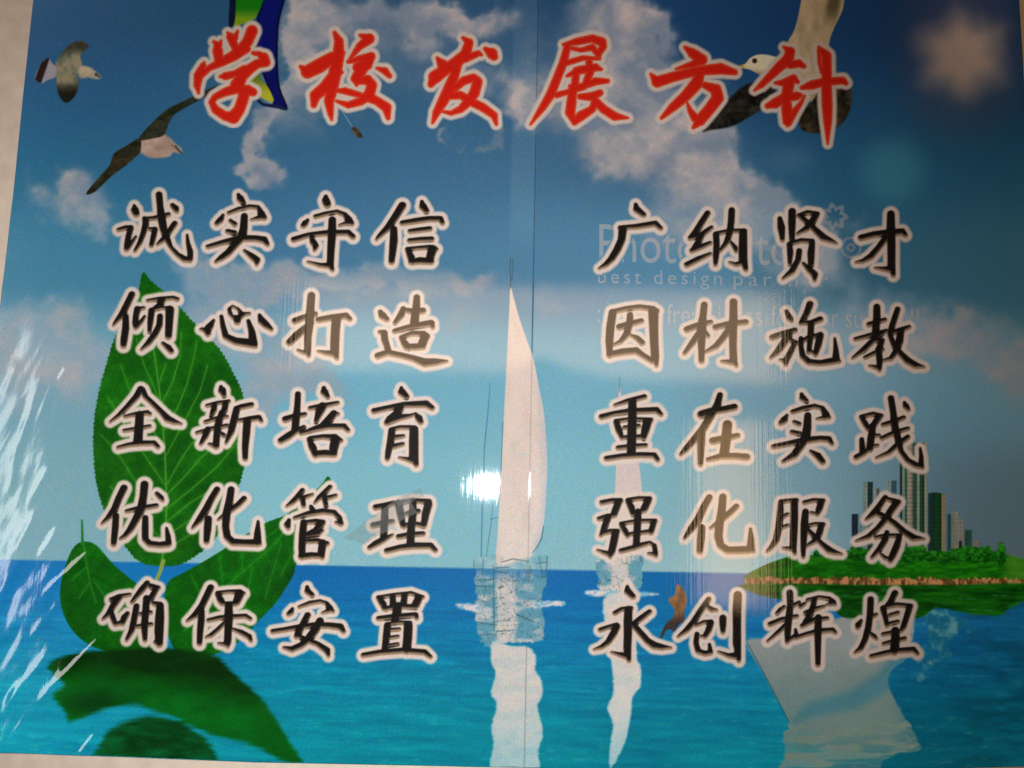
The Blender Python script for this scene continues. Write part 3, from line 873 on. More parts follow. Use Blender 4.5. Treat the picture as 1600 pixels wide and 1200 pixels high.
for k, (cx, cy, rx, ry) in enumerate([(1337, 866, 16, 12), (1356, 868, 14, 11), (1376, 869, 14, 10), (1398, 870, 12, 10), (1416, 867, 16, 13), (1432, 865, 18, 13), (1455, 870, 14, 10),
                                      (1472, 870, 16, 10), (1492, 867, 15, 11), (1508, 865, 15, 13), (1522, 866, 12, 13), (1538, 866, 13, 14), (1274, 866, 5, 7)]):
    bush('bush', cx, cy, rx, ry, 100 + k)
bush('bush', 1562, 866, 7.5, 18, 120)
IS_dummy = None

# ------------------------------------------------------------------ the faint English credit printed in the sky


def text_part(name, body, x0, x1, base_y, cap_px, slope, spacing=1.0, off=0.0):
    cu = bpy.data.curves.new(name, 'FONT')
    cu.body = body
    cu.space_character = spacing
    cu.offset = off
    cu.resolution_u = 4
    tmp = bpy.data.objects.new(name, cu)
    C.objects.link(tmp)
    bpy.context.view_layer.update()
    dg = bpy.context.evaluated_depsgraph_get()
    me = bpy.data.meshes.new_from_object(tmp.evaluated_get(dg))
    bpy.data.objects.remove(tmp)
    n = len(me.vertices)
    co = np.empty(n * 3, np.float32); me.vertices.foreach_get('co', co); co = co.reshape(-1, 3)
    px = x0 + (co[:, 0] - co[:, 0].min()) / (co[:, 0].max() - co[:, 0].min()) * (x1 - x0)
    py = base_y - co[:, 1] / 0.70 * cap_px + (px - x0) * slope
    wx, wz = wall(px, py)
    c2 = np.stack([wx, -SHEET_Y - relief(px, py) - 0.0007, wz], 1) - BASE
    me.vertices.foreach_set('co', c2.astype(np.float32).ravel())
    me.update()
    me.materials.clear()
    ca = me.color_attributes.new('ink', 'FLOAT_COLOR', 'POINT')
    buf = np.ones((n, 4), np.float32)
    buf[:, :3] = mix(canvas_at(px, py, CANVAS), np.array([.80, .745, .73]), np.full(n, .5)) ** 2.2
    ca.data.foreach_set('color', buf.ravel())
    return put(name, me, banner, SHEET_M)


text_part('printed_word', 'PhotoFactory', 936, 1292, 410, 60, .020, 1.0)['label'] = 'large pale credit word over the cloud'
for w_, x0_, x1_ in (('best', 934, 1001), ('design', 1021, 1127), ('partner', 1145, 1292)):
    text_part('printed_word', w_, x0_, x1_, 443 + (x0_ - 934) * .018, 22, .018, 1.35)
for w_, x0_, x1_ in ((':', 934, 937), ('The', 948, 990), ('fresh', 1041, 1106), ('ideas', 1121, 1190), ('for', 1203, 1242), ('your', 1254, 1308), ('success!!', 1320, 1434)):
    text_part('printed_word', w_, x0_, x1_, 505 + (x0_ - 934) * .020, 32, .020, 1.0)
patch('printed_emblem', banner, INK_M, (1270, 305, 1370, 410),
      lambda x, y: (ink(np.broadcast_to(np.array([136., 124, 130]), x.shape + (3,)), x, y),
                    .5 * np.maximum(ss(1.5, -1.5, np.abs(np.hypot(x - 1328, y - 388) - 15) - 1.6),
                                    np.maximum(ss(1.5, -1.5, np.abs(np.hypot(x - 1328, y - 388) - 5) - 1.4),
                                               ss(2, -2, np.abs(np.hypot(x - 1302, y - 340) - 15 - 3 * np.cos(7 * np.arctan2(y - 340, x - 1302))) - 4)))), 1.2, 1)

# ------------------------------------------------------------------ lettering
# every stroke: chain of x,y,half-width; the first numbers give the origin and scale the chain is written in
K = 1600 / 280.0
BLACK = {
 ('诚', 160, 290): "295,190,6 300,230,26 312,262,22;155,405,10 215,388,14 265,388,17 242,470,17 232,540,18 226,578,14;230,570,18 265,530,10 310,465,3;388,305,14 398,350,20 375,440,16 345,520,13 300,595,5;388,308,10 470,302,13 600,268,12;430,398,9 480,402,16 465,470,16 447,545,12;515,92,21 525,200,20 537,300,28 555,400,25 580,470,22 620,560,10 680,625,13 740,665,20 788,672,18;795,665,14 792,600,18 772,520,9 765,450,2;655,350,17 600,430,17 560,485,18 500,535,4;635,188,14 662,215,22 672,238,12",
 ('实', 160, 290): "1222,92,8 1238,128,24 1265,165,15;1085,275,6 1060,320,20 1030,348,14;1135,255,9 1220,222,12 1320,198,12 1395,205,12;1405,215,10 1425,262,24 1452,298,16;1430,290,22 1390,302,12 1335,315,3;1150,325,10 1190,355,15;1125,418,13 1185,432,17;1275,285,22 1268,400,26 1250,470,32 1190,540,25 1130,610,23 1070,655,19 1020,690,6;950,555,12 1080,518,16 1240,480,22 1380,482,20 1450,495,24 1480,535,12;1275,590,6 1340,640,20 1385,675,24 1385,712,8",
 ('守', 440, 290): "400,110,10 400,145,26 412,178,26;240,318,6 215,350,20 200,368,16;308,288,12 400,262,12 500,245,12 570,272,14 605,318,24 632,350,14;620,342,20 570,350,10 520,365,3;115,492,18 250,450,14 420,432,18 600,430,18 642,468,16;458,318,24 455,450,28 445,600,24 440,720,22 458,762,10;440,725,20 350,720,12 240,690,3;270,470,10 290,520,22 312,550,18 300,585,8",
 ('信', 440, 290): "1082,190,26 1020,290,25 950,390,22 880,458,12 850,492,4;1005,400,22 1005,500,27 995,600,23 985,690,18;1255,155,8 1265,200,26 1295,238,18;1080,345,15 1200,325,18 1320,308,18 1420,308,18 1438,345,12;1150,418,13 1230,408,15 1325,396,15;1145,502,13 1240,492,15 1342,488,16;1128,580,14 1158,650,24 1175,700,12;1130,578,12 1220,568,11 1330,560,14 1382,578,12;1350,580,32 1332,640,28 1325,690,18;1160,690,18 1240,680,24 1335,686,22",
 ('倾', 160, 445): "275,95,20 235,180,21 190,270,22 140,330,11 110,368,3;220,290,18 220,400,23 205,500,23 200,550,18;325,228,22 310,290,17 305,350,19 310,390,13;380,215,8 335,225,14;310,385,16 355,340,11 390,290,4;415,150,7 520,135,12 640,125,12 678,138,12;540,150,24 520,195,20 470,225,12 450,240,10;450,240,20 440,330,18 430,430,8;440,240,10 530,215,9 620,215,10;612,232,30 606,350,25 600,468,22;525,290,17 520,370,19 480,450,20 420,530,17 360,585,4;550,530,8 600,570,20 625,602,16",
 ('心', 160, 445): "1002,325,5 968,380,24 940,415,26 950,455,10;968,440,6 900,405,10 885,405,4;1070,290,8 1085,380,15 1110,470,20 1200,512,26 1300,525,30 1355,535,30 1342,430,22 1310,330,9;1375,560,8;1150,268,12 1138,225,6 1170,200,5 1215,222,6 1255,270,12 1320,265,6;1165,290,8 1212,312,26 1212,335,22;1215,305,20 1270,272,13;1410,280,8 1430,330,26 1470,368,24 1515,405,10",
 ('打', 440, 445): "272,105,24 265,200,25 255,350,28 240,480,23 240,600,20 248,642,9;235,612,18 190,607,9 150,590,3;125,330,20 200,302,18 305,268,14;78,522,22 140,462,27 220,392,20 280,350,8;335,322,18 450,302,20 580,285,20 615,315,13;495,310,32 485,420,30 480,540,30 480,620,28 500,664,9;470,622,20 400,615,13 330,600,3",
 ('造', 440, 445): "1210,122,19 1205,220,24 1190,330,28 1185,370,24;1090,222,14 1070,280,22 1015,350,10;1090,232,13 1180,248,18 1265,240,19;1015,422,15 1120,392,16 1240,368,20 1338,352,22 1352,388,10;1072,480,12 1108,540,24 1140,572,17;1080,475,12 1170,442,14 1270,446,18 1308,468,12;1285,470,30 1258,535,28 1270,565,10;1120,562,20 1190,562,22 1262,558,20;885,250,12 905,285,26 945,318,14;880,430,9 920,438,20 925,500,21 950,570,17 960,600,15;862,642,20 950,612,18 1080,640,18 1180,665,20 1280,702,30 1380,696,23 1478,690,4",
 ('全', 150, 595): "412,82,22 372,150,20 290,240,15 210,320,11 140,372,3;425,90,20 455,150,15 520,210,15 600,290,17 650,345,25 710,372,17 772,390,3;270,325,7 370,302,12 470,290,14 492,302,10;402,310,28 395,430,30 385,550,32;265,450,9 380,432,11 490,410,9;210,600,8 300,577,12 400,562,17 530,560,15 565,595,12",
 ('新', 150, 595): "1125,60,8 1135,95,27 1152,138,13;1000,228,9 1090,205,11 1195,188,9;1070,220,13 1060,270,19 1035,322,6;1168,205,18 1155,270,19 1115,330,15;1135,290,20 1098,400,22 1087,500,21 1080,590,20;985,372,9 1080,342,11 1180,325,7;910,470,8 1040,432,11 1180,405,11;1010,440,20 985,500,19 945,570,8;1105,462,10 1148,492,14;1085,590,18 1020,570,6;1395,220,16 1310,238,17 1260,252,14;1265,260,22 1240,360,23 1215,460,21 1170,560,5;1280,360,9 1380,347,18 1460,335,18 1484,365,9;1358,370,26 1350,480,25 1340,600,20 1340,700,15",
 ('培', 430, 595): "210,125,17 205,230,19 190,380,25 180,450,20;98,350,22 170,325,17 272,305,12;58,540,20 120,502,25 180,460,20 262,420,12;440,70,10 445,108,26 474,150,13;318,250,12 420,232,16 562,203,10;430,235,30 400,290,27 370,372,10;530,300,24 490,350,28 420,410,17 320,440,8;525,305,18 565,302,8;238,475,10 350,440,14 480,412,18 620,412,18 655,448,12;308,528,12 340,600,26 368,672,16;320,520,14 430,505,15 540,510,22 592,540,12;545,535,34 530,600,32 525,660,20;362,658,22 450,652,24 530,658,22",
 ('育', 430, 595): "1130,70,7 1135,110,27 1175,148,18;888,275,18 1000,250,16 1150,220,18 1350,213,24 1402,248,16;1110,250,34 1090,300,25 1030,345,24 1002,380,18;1010,372,20 1110,332,23 1200,320,11 1260,300,4;1255,300,6 1285,340,24 1302,372,17;1045,450,22 1035,540,23 1015,640,19 1005,702,13;1040,440,12 1120,420,11 1220,422,13;1242,440,30 1240,560,33 1240,680,33 1262,755,14;1230,712,25 1180,705,12 1110,690,3;1060,510,15 1148,498,9;1050,592,17 1142,570,11",
 ('优', 150, 745): "262,105,24 215,200,23 180,290,23 120,370,15 65,420,3;190,350,20 185,450,21 175,550,19 170,602,16;285,310,10 400,285,17 550,260,13;445,72,26 435,180,25 415,290,29 370,380,25 320,470,21 270,530,13 230,555,6;452,370,18 450,460,21 450,560,20 490,600,20 580,610,19 650,602,22;662,602,16 652,530,15 640,460,3;555,155,12 590,190,17 606,212,8",
 ('化', 150, 745): "1090,118,20 1040,200,21 990,300,25 930,390,21 870,460,4;1012,380,24 1005,470,25 995,580,17;1215,118,22 1200,220,25 1175,330,27 1165,450,23 1180,540,23 1230,585,24 1330,590,22 1430,592,24 1470,602,10;1448,590,28 1450,500,20 1455,400,3;1330,198,17 1280,250,17 1210,300,17 1100,385,4",
 ('管', 430, 745): "250,125,14 200,190,17 160,230,15 110,265,4;220,197,11 280,182,12 340,160,5;250,205,15 260,262,12;495,95,13 450,140,15 400,190,15 360,235,4;430,187,11 490,187,13 545,170,9;445,200,15 460,262,12;325,270,10 345,305,17;130,388,8 115,430,22 122,458,12;180,370,9 300,332,16 430,310,18 530,322,17 580,370,14 595,420,9;590,420,18 550,410,7;262,410,22 250,520,23 245,640,23 245,720,16;270,410,12 370,400,16 430,410,18;412,425,26 370,480,19 300,510,12;280,530,15 390,515,11 430,480,5;270,580,12 380,572,16 468,598,14;430,595,27 420,660,25 425,722,12;240,712,22 330,702,20 420,706,18",
 ('理', 430, 745): "902,275,19 980,260,18 1062,238,15;985,270,20 980,380,24 975,480,23 970,560,20;880,435,19 970,415,18 1050,400,12;845,635,12 900,600,20 970,562,20 1052,520,4;1105,240,24 1120,320,25 1140,420,17 1152,452,8;1110,235,16 1230,215,13 1375,225,18;1370,250,27 1345,340,25 1330,435,18;1180,330,12 1280,310,15;1140,440,13 1240,420,13 1330,438,17;1235,220,20 1230,350,25 1215,480,25 1210,610,26;1105,537,16 1210,517,16 1322,510,14;1000,662,17 1120,632,18 1240,617,22 1390,617,20 1432,658,13",
 ('确', 140, 900): "205,212,13 280,182,14 370,165,8;270,195,24 220,270,20 180,340,16 130,385,4;205,335,16 225,390,16 238,430,10;350,335,12 322,370,20 302,420,17;240,430,12 310,412,14;525,65,17 480,120,20 430,180,14 385,235,6;560,95,20 625,105,12;605,118,17 570,180,19 530,230,19;430,270,18 410,380,19 385,490,17 340,572,6;520,200,22 510,330,22 500,450,22 505,572,11;585,245,14 640,258,20;640,265,24 635,380,32 630,500,32 632,605,24;600,590,12;460,340,9 555,325,11;430,450,11 560,430,11",
 ('保', 140, 900): "1090,105,22 1050,190,22 1010,270,21 950,350,20 880,402,4;1010,312,17 1005,400,22 995,500,19 990,602,15;1150,160,14 1180,220,23 1200,242,14;1150,152,11 1250,140,10 1350,142,16 1385,155,8;1345,168,32 1320,232,24;1190,247,11 1310,247,15;1250,260,25 1250,370,30 1245,480,24 1240,590,24 1242,625,10;1235,612,14 1160,600,4;1070,395,11 1170,372,14 1300,362,14 1400,357,13 1442,382,10;1220,410,8 1150,480,12 1090,530,12 1050,545,4;1280,472,6 1360,502,16 1430,540,17 1448,578,7",
 ('安', 410, 905): "405,70,8 410,110,20 448,142,15;275,262,5 260,295,18 240,312,12;335,247,7 430,212,12 520,197,10 580,215,10 605,260,22 632,285,10;600,280,14 540,300,3;100,465,14 200,450,14 330,427,16 470,410,18 600,413,20 700,425,23 728,465,13;410,322,20 370,400,21 330,470,23 310,510,15;310,502,12 400,540,16 500,580,16 580,635,22 595,685,6;520,372,24 480,450,28 420,530,28 350,590,20 270,625,19 200,610,7",
 ('置', 410, 905): "1040,165,14 1078,220,23 1105,272,8;1040,163,10 1180,140,10 1330,125,11 1435,160,9;1400,168,26 1370,230,27;1090,262,14 1230,242,14 1370,247,17;1165,150,17 1170,230,20;1275,140,19 1260,230,20;1215,240,28 1200,310,30 1185,378,24;1040,350,14 1180,335,18 1370,318,16 1380,347,10;1120,412,22 1110,520,23 1095,632,18;1120,400,10 1220,385,9 1320,390,12;1305,412,30 1300,520,31 1290,632,30;1130,452,10 1225,445,8;1130,522,10 1212,510,8;1130,592,10 1212,577,8;905,677,14 1050,652,16 1250,635,18 1450,650,18 1502,692,11",
 ('广', 920, 310): "415,65,8 425,110,24 485,158,16;275,272,12 420,262,16 590,235,18 638,278,12;300,290,28 290,380,25 250,470,25 200,550,22 150,600,15 90,635,3",
 ('纳', 920, 310): "1055,145,18 1000,230,20 950,310,20 900,365,14;900,365,12 990,345,20 1050,300,15 1090,270,10;1000,350,18 960,420,18 920,475,12;915,477,14 1000,440,17 1078,408,10;870,602,17 970,552,17 1078,505,8;1130,332,19 1135,420,19 1130,520,19 1125,602,9;1130,325,12 1250,300,11 1385,300,13;1372,312,26 1370,420,29 1370,540,30 1395,645,12;1370,580,20 1310,600,11 1250,580,3;1270,118,20 1265,220,21 1250,330,19 1220,410,15 1165,480,6;1260,400,5 1300,450,14 1308,482,8",
 ('贤', 1180, 310): "212,190,12 225,270,26 235,382,11;322,128,24 320,230,25 320,370,16;380,165,12 460,137,14 548,148,12;540,155,19 500,220,25 450,280,19 370,325,6;400,178,14 450,220,17 520,285,19 600,360,25 660,385,15 715,410,3;298,420,16 305,500,19 300,600,7;300,415,12 400,387,14 500,392,14;500,412,17 490,500,24 490,602,17;385,480,17 375,560,17 320,660,19 240,725,4;420,590,6 480,650,20 522,690,22 522,742,6",
 ('才', 1180, 310): "935,362,20 1050,332,20 1200,317,25 1300,308,22 1330,338,12;1200,152,25 1200,300,30 1205,450,27 1205,600,26 1222,695,12;1200,642,25 1140,640,13 1060,630,3;1150,370,20 1090,450,18 1020,530,20 950,570,12 890,580,3",
 ('因', 920, 460): "210,172,26 190,300,27 180,430,25 182,555,14;200,165,14 330,135,14 450,120,14 570,137,17 610,155,9;572,172,36 575,300,30 580,450,28 588,570,26 600,645,6;180,545,18 300,520,22 420,510,22 480,552,16 562,602,17;270,300,20 350,275,18 465,245,15;365,192,18 360,280,20 330,370,20 280,430,12 215,460,3;370,372,5 430,400,16 472,440,18",
 ('材', 920, 460): "1025,102,20 1015,200,21 1002,300,32 1000,400,27 1000,500,19 1000,602,16;870,322,20 960,287,18 1082,255,12;980,350,18 920,440,18 850,532,9;1030,340,10 1060,380,9;1125,302,18 1240,272,16 1395,255,16;1285,77,24 1285,200,26 1280,330,27 1280,470,23 1285,600,24 1310,645,7;1270,612,18 1180,605,4;1245,322,20 1190,400,20 1130,470,18 1030,525,3",
 ('施', 1180, 460): "270,160,9 300,220,20 317,243,9;145,392,19 240,357,16 345,328,16;290,370,26 240,450,24 190,520,20 130,575,5;350,435,12 310,520,17 265,600,20 265,635,8;260,602,14 215,590,4;300,410,14 350,440,12;480,97,22 450,180,20 400,265,12;400,262,11 490,262,16 572,230,18;490,270,20 485,380,18 470,520,12;380,442,12 470,392,14 575,368,14;572,372,22 555,450,23 530,540,14;470,515,12 530,532,9;400,400,12 400,480,14 415,560,18 470,610,20 570,620,18 680,602,23 742,605,8;712,592,26 710,500,14 700,400,2",
 ('教', 1180, 460): "1075,122,22 1075,220,24 1065,330,24;1005,277,15 1145,235,12;885,407,11 1020,372,14 1160,332,9;1160,332,10 1060,400,18 960,500,18 860,575,5;1040,432,7 1125,415,11;1120,430,16 1090,500,20 1100,600,20 1098,682,10;970,570,10 1050,532,12 1130,500,7;1090,662,16 1010,645,4;1260,142,16 1235,220,18 1205,310,18 1190,370,12;1210,350,14 1290,327,18 1362,298,10;1290,332,21 1275,430,26 1245,520,20 1200,580,12 1120,600,3;1195,380,14 1230,470,16 1290,540,18 1350,600,24 1420,640,21 1495,655,3",
 ('重', 920, 610): "230,137,6 340,102,14 492,63,15;112,242,18 220,212,14 370,190,18 600,182,20 640,220,11;385,112,27 385,250,29 380,400,31 375,570,30;240,290,15 265,360,22 292,432,9;240,280,12 370,260,9 550,270,14;520,285,30 500,360,28 485,430,16;290,427,11 490,417,15;315,337,10 440,322,12;258,517,13 380,502,14 502,495,12;155,612,16 300,590,16 450,580,17 580,583,17 610,625,12",
 ('在', 920, 610): "1000,222,28 1080,192,23 1200,175,22 1292,155,22;1165,47,17 1140,140,24 1090,220,25 1020,340,25 940,440,22 860,530,18 815,577,5;1000,372,26 995,500,23 990,662,15;1100,457,24 1200,435,22 1322,408,14;1230,312,32 1220,430,33 1200,580,32;1060,622,12 1180,592,19 1300,590,20 1402,600,22",
 ('实 ', 1180, 610): "405,40,8 415,75,22 448,102,13;275,227,5 250,270,24 220,297,14;325,197,13 420,167,16 520,147,14 590,165,13 620,220,24 650,250,9;620,247,15 540,260,3;340,287,10 382,305,14;320,377,13 387,392,15;460,230,22 455,340,28 440,430,32 390,510,26 340,580,24 240,640,7;155,507,15 280,482,16 440,450,24 570,435,18 645,440,20 675,482,9;485,547,7 550,590,23 592,642,18",
 ('践', 1180, 610): "935,245,11 970,300,18 1000,350,14;935,240,10 1040,217,14 1115,232,12;1095,242,21 1050,310,20 1000,340,10;1040,330,18 1025,420,24 1010,530,22;1030,412,12 1092,405,8;1040,502,9 1082,495,7;940,442,12 945,520,18 945,560,14;890,602,16 960,562,16 1050,500,6;1200,77,20 1220,200,20 1235,330,24 1265,450,22 1290,550,14 1350,630,16 1420,670,19 1480,692,10;1468,672,16 1470,600,11 1460,520,2;1130,312,12 1220,287,16 1315,248,12;1120,432,12 1230,382,14 1352,345,10;1350,422,14 1270,480,18 1180,560,12 1070,605,3;1320,115,7 1335,150,20 1357,178,9",
 ('强', 920, 760): "115,147,15 200,130,14 280,130,16;262,145,23 230,230,23 215,260,16;90,292,13 160,270,16 230,260,12;170,280,22 140,360,20 105,440,7;120,422,12 190,402,14 255,400,12;237,412,25 220,500,25 200,590,22 188,632,7;190,607,19 130,590,11 75,570,3;345,132,15 375,190,22 390,252,14;345,125,12 440,110,12 540,112,13;525,130,23 492,200,24;390,242,12 490,217,14;435,230,22 430,350,23 420,520,21;285,340,11 320,400,18 342,447,10;285,335,10 430,310,11 588,310,12;575,328,17 550,410,18;340,432,11 550,402,12;285,577,15 400,547,16 480,520,14 540,505,10 580,530,9;580,530,12 590,590,13 595,622,8;530,600,5 580,607,12",
 ('化 ', 920, 760): "1070,102,20 1020,190,22 970,300,25 910,380,22 850,465,5;1002,370,22 995,470,25 985,580,18;1190,97,22 1180,220,26 1160,340,27 1150,450,27 1170,530,23 1230,570,24 1330,570,24 1420,566,25 1460,578,9;1438,560,27 1440,470,18 1435,380,3;1310,182,17 1250,240,18 1180,300,17 1080,375,4",
 ('服', 1180, 760): "220,150,15 215,260,22 200,380,22 180,480,20 140,540,14 100,580,4;220,140,13 290,130,11 358,128,14;340,142,24 340,280,25 335,420,25 330,540,22 345,600,7;330,560,18 240,550,3;230,277,12 282,250,9;220,372,11 282,350,9;430,147,12 510,127,12 598,130,12;580,145,21 560,210,21 545,252,10;490,237,7 540,247,7;440,228,20 430,340,25 425,450,21 420,560,15 420,632,8;460,352,9 530,337,10 600,340,11;582,352,19 560,430,21 520,490,16 440,540,3;450,380,11 510,440,16 580,510,14 650,570,23 700,590,15 762,605,3",
 ('务', 1180, 760): "1150,102,15 1090,190,20 1040,250,20 980,297,5;1150,112,12 1270,142,14;1250,155,23 1200,220,23 1150,300,19 1080,380,16 1000,450,16 890,490,3;1060,232,18 1150,277,18 1230,330,17 1320,410,20 1400,460,23 1495,470,3;1065,457,10 1150,442,12 1280,440,11;1277,452,15 1250,540,23 1215,620,22 1195,668,12;1200,652,14 1150,640,11 1105,600,4;1165,412,12 1150,480,20 1100,560,18 1030,637,7",
 ('永', 920, 905): "340,65,6 345,110,24 390,155,17;230,302,13 290,267,12 372,260,14;350,272,27 345,380,29 345,500,27 340,620,26 355,725,10;335,682,23 270,670,13 200,650,3;100,452,13 170,427,12 245,410,16;250,422,20 220,480,24 170,560,18 110,605,12 45,625,2;538,290,14 460,350,18 400,397,17;390,402,19 450,470,19 520,550,21 580,590,26 650,605,19 728,610,3",
 ('创', 920, 905): "1065,177,14 1000,270,18 930,380,19 870,450,17 790,512,3;1050,240,10 1090,270,16 1132,275,6;950,412,6 1020,382,10 1085,380,14;1082,392,20 1060,460,19 1030,510,14;1000,507,7 1035,512,9;960,490,14 950,570,15 970,640,17 1030,660,16 1078,652,15;1080,650,14 1070,580,5;1190,347,23 1190,410,21 1190,470,12;1322,142,27 1315,280,29 1315,430,27 1315,580,28 1332,725,10;1315,682,27 1240,680,13 1150,645,3",
 ('辉', 1180, 910): "300,92,20 305,200,20 290,330,22 280,450,20 275,532,9;250,217,8 220,242,14 185,277,9;300,222,12 382,180,10;125,372,15 220,332,14 362,300,10;270,372,12 200,440,12 100,525,3;280,520,10 350,475,14;360,470,9 350,420,5;395,217,10 432,190,8;460,157,10 560,132,10 650,145,12 685,175,17 702,197,7;670,192,12 630,200,4;440,272,13 520,237,14 605,213,6;520,162,14 490,270,19 420,380,11;410,387,13 520,332,16 632,320,11;350,492,12 440,462,12 560,432,16 680,423,14 705,447,9;555,312,21 550,430,24 550,560,19 550,732,14",
 ('煌', 1180, 910): "935,340,6 910,380,20 905,402,13;1020,152,20 1015,280,20 1000,400,20 970,510,18 930,590,16 880,625,4;1020,312,10 1072,285,8;1000,442,8 1050,480,14 1072,502,6;1237,97,21 1200,170,18 1160,210,10;1130,237,19 1150,310,14 1165,382,12;1130,225,13 1250,197,12 1378,210,13;1365,228,19 1340,310,18 1310,402,17;1190,292,10 1262,270,10;1170,372,12 1262,350,10;1130,462,10 1230,442,12 1292,430,10;1135,547,10 1230,522,12 1322,500,12;1240,430,27 1240,520,30 1230,610,31;1025,657,11 1150,627,14 1260,607,16 1400,598,18 1438,635,8",
}
RED = {
 ('学', 280, 20, 6.0): "332,285,10 362,310,26 370,370,44 380,455,38;400,275,8 385,320,22;462,200,8 490,240,36 530,330,34 560,400,28;555,185,8 530,250,26;690,182,48 650,280,46 590,350,42 520,400,36;190,765,8 178,690,30 190,600,40 232,510,26 242,478,8;200,600,34 290,530,24 400,475,38 520,415,44 640,350,34;700,390,14 760,400,22 800,435,44 822,478,36 740,490,38 680,530,42 600,600,48 550,690,58;395,610,12 440,606,32 530,585,28 620,545,38;550,690,60 600,740,48;700,755,34 650,740,48;560,715,46 430,758,34 345,800,26 312,850,24 350,920,34 440,980,38 515,990,56 570,920,48 605,820,48 618,760,48",
 ('校', 400, 0, 4.0): "495,215,10 522,268,26 518,360,34 500,450,38 480,560,34 460,640,28 470,720,16 477,755,6;282,425,8 325,458,38 400,420,42 480,370,34 545,340,14;490,480,32 430,560,34 375,605,32 365,665,16;510,480,16 540,460,8;655,230,8 710,252,30 650,300,20 590,378,6;580,395,10 650,378,20 725,358,20;722,365,24 690,410,38 640,430,30;690,410,28 650,465,34 622,500,24 632,540,8;640,515,20 700,508,28 728,540,28 710,600,32 660,640,24 580,665,18 505,640,6;700,612,30 760,640,24 818,680,28 828,745,12;500,575,8 560,577,19 650,602,16 690,622,18;758,435,6 808,452,20 838,485,12",
 ('发', 400, 0, 4.0): "1295,245,8 1332,275,24 1310,350,32 1250,400,34 1190,440,32 1120,490,38 1095,535,18;1135,372,8 1165,410,32;1310,372,24 1390,342,16 1408,350,8;1250,420,34 1240,480,28 1210,560,34 1170,640,30 1130,710,22 1105,775,6;1240,562,20 1300,512,24 1360,495,24 1385,510,22;1385,520,28 1365,590,30 1330,640,28 1280,690,20 1220,715,12 1170,705,6;1200,602,26 1280,602,22 1340,640,24 1420,680,24 1488,728,20 1502,782,8;1435,315,12 1475,343,32 1488,362,22",
 ('展', 800, 0, 4.0): "322,288,8 400,270,20 500,250,22 560,272,26 568,300,20 535,350,16;370,310,10 430,322,12 500,305,18 540,352,16;340,402,16 440,372,14 545,375,8;345,300,20 320,400,24 280,500,24 240,600,26 190,680,20 115,785,4;345,482,8 420,448,24 520,430,22 555,442,8;362,547,10 440,547,18 520,517,22 595,515,12;400,450,20 392,540,22 380,600,20;480,400,20 490,450,22 460,530,20;278,602,16 350,582,14 450,552,16;378,560,24 370,650,28 362,710,28 390,775,14;390,770,18 430,732,28 500,690,20 520,640,22;425,612,16 500,612,26 548,588,18;520,640,22 570,690,24 640,735,24 722,745,4",
 ('方', 800, 0, 4.0): "1078,305,8 1125,342,28 1182,382,32 1130,410,20 1020,440,4;865,472,6 905,520,32 1000,490,28 1150,452,26 1300,438,32 1388,460,16;1170,470,28 1150,530,36 1080,610,30 1000,680,24 932,745,8;1200,540,18 1270,568,32 1282,620,34 1230,690,32 1170,760,32 1130,805,8;1140,745,24 1110,700,14 1090,650,4",
 ('针', 1160, 50, 6.0): "380,155,8 440,198,40 420,270,48 340,340,42 250,430,32 170,510,24 105,560,6;440,320,34 520,308,32 568,335,18;300,490,10 380,490,32 470,452,36 508,480,16;450,460,32 420,540,48 400,620,42;228,705,22 300,680,44 380,630,38 500,612,36 535,605,18;400,640,38 410,740,48 410,850,36 415,892,8;420,862,32 480,760,26 545,670,14 575,610,6;550,535,16 640,510,38 760,480,34 930,468,30 960,492,18;705,155,8 760,215,36;778,240,42 780,400,42 780,550,44 785,700,45 790,850,36 790,1060,5;708,180,14 712,300,12 740,390,18",
}


def strokes(s, ox, oy, k):
    return [[(ox + float(x) / k, oy + float(y) / k, float(r) / k) for x, y, r in (p.split(',') for p in st.split())] for st in s.split(';')]


def letter(ch, st, red):
    xs = [p[0] for s in st for p in s]; ys = [p[1] for s in st for p in s]
    mg = 17

    def fn(px, py):
        sd = np.full(px.shape, 99.); sdn = np.full(px.shape, 99.)
        for s in st:
            sd = np.minimum(sd, seg_sd(px, py, s))
            sdn = np.minimum(sdn, seg_sd(px, py + 4.0, s))
        sd = sd - (1.35 if red else 2.0); sdn = sdn - 2.0
        halo = np.array([0.715, 0.61, 0.56]) ** .4545
        if red:
            core = ss(0.9, -0.9, sd)
            edge = ss(-4.5, 0.5, sd)
            c = mix(np.array([0.72, 0.018, 0.008]) ** .4545, np.array([0.78, 0.15, 0.06]) ** .4545, edge * 0.8)
            rgb = mix(halo, c, core)
            al = ss(8.8, 4.0, sd)
        else:
            core = ss(1.0, -0.9, sd)
            deep = ss(2.4, -2.4, sdn)
            c = mix(np.array([0.36, 0.25, 0.165]) ** .4545, np.array([0.010, 0.008, 0.007]) ** .4545, deep)
            rgb = mix(halo, c, core)
            al = ss(9.2, 4.2, sd)
        rgb = rgb ** 2.2
        return rgb, al
    o = patch('printed_character', banner, INK_M, (min(xs) - mg, min(ys) - mg, max(xs) + mg, max(ys) + mg), fn, 1.0, 3)
    return o


ROW = {}
for (ch, ox, oy), s in BLACK.items():
    o = letter(ch, strokes(s, ox, oy, K), False)
    half = 'left' if ox < 800 else 'right'
    o['label'] = 'black brush character ' + ch.strip() + ' of the ' + half + ' block'
for (ch, ox, oy, k), s in RED.items():
    o = letter(ch, strokes(s, ox, oy, k), True)
    o['label'] = 'red title character ' + ch

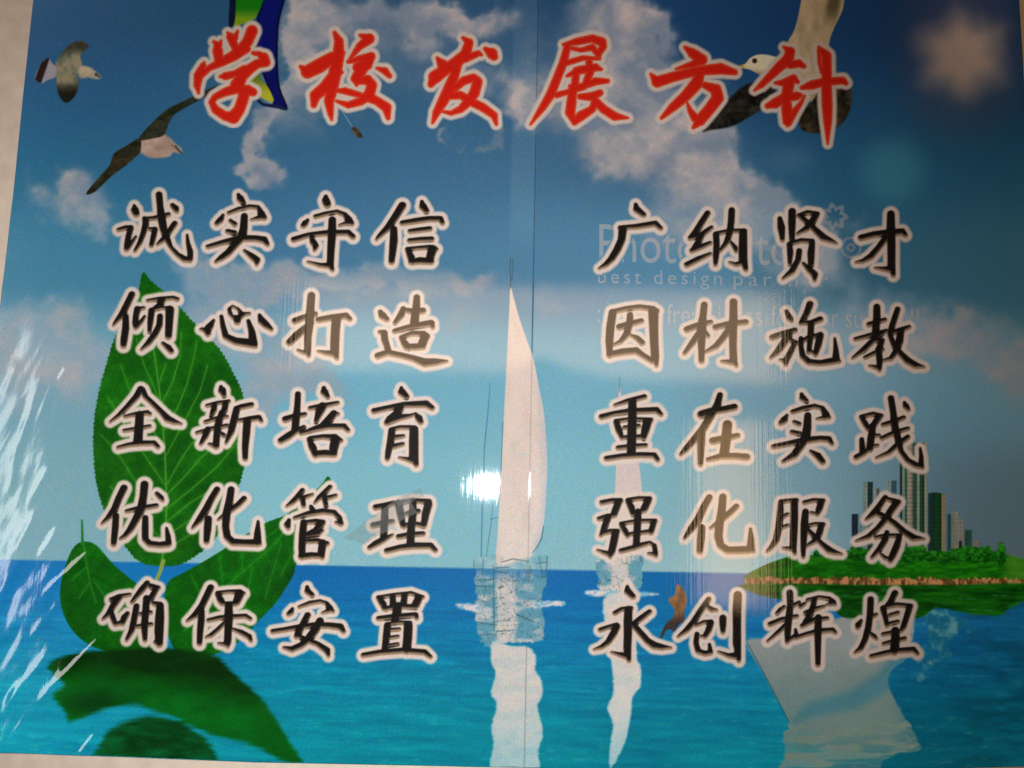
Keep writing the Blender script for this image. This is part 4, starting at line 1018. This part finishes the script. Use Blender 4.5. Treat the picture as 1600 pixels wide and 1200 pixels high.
# ------------------------------------------------------------------ a torn strip of clear tape stuck over the lettering
TM = bpy.data.materials.new('clear_tape')
TM.use_nodes = True
tp = TM.node_tree.nodes['Principled BSDF']
tn = N(TM.node_tree, 'ShaderNodeTexNoise'); tn.inputs['Scale'].default_value = 90
tg = N(TM.node_tree, 'ShaderNodeNewGeometry')
tr = N(TM.node_tree, 'ShaderNodeMapRange'); tr.inputs[3].default_value = 0.10; tr.inputs[4].default_value = 0.34
TM.node_tree.links.new(tg.outputs['Position'], tn.inputs['Vector'])
TM.node_tree.links.new(tn.outputs['Fac'], tr.inputs[0])
TM.node_tree.links.new(tr.outputs[0], tp.inputs['Alpha'])
tp.inputs['Base Color'].default_value = (0.34, 0.38, 0.38, 1)
tp.inputs['Roughness'].default_value = 0.16
tape = bpy.data.objects.new('adhesive_tape', None)
C.objects.link(tape)
tx, tz = wall(605, 806)
tape.location = (float(tx), -SHEET_Y - .002, float(tz))
tape['label'] = 'torn scrap of clear adhesive tape with a curled grey corner over the black lettering'
tape['category'] = 'tape'


def strip(name, A, B, n, lift):
    pts = []; f = []
    for i in range(n + 1):
        t = i / n
        for j in range(5):
            s = j / 4
            x = (A[0][0] * (1 - t) + A[1][0] * t) * (1 - s) + (B[0][0] * (1 - t) + B[1][0] * t) * s
            y = (A[0][1] * (1 - t) + A[1][1] * t) * (1 - s) + (B[0][1] * (1 - t) + B[1][1] * t) * s
            x += 1.2 * math.sin(9 * t + j); y += 1.0 * math.sin(13 * t + 2 * j)
            wx, wz = wall(x, y)
            h = float(relief(x, y)) + 0.0022 + lift(t, s)
            pts.append((float(wx) - tape.location.x, -SHEET_Y - h - tape.location.y, float(wz) - tape.location.z))
    for i in range(n):
        for j in range(4):
            a = i * 5 + j
            f.append((a, a + 5, a + 6, a + 1))
    return put(name, raw_mesh(name, np.array(pts), np.array(f)), tape, TM)


strip('strip', [(536, 840), (636, 768)], [(572, 850), (652, 800)], 14, lambda t, s: 0.0012 * math.sin(5 * t + 3 * s) ** 2)
strip('curled_end', [(618, 784), (659, 761)], [(624, 792), (664, 775)], 8, lambda t, s: 0.001 + 0.010 * t * t * (1 - .5 * s))
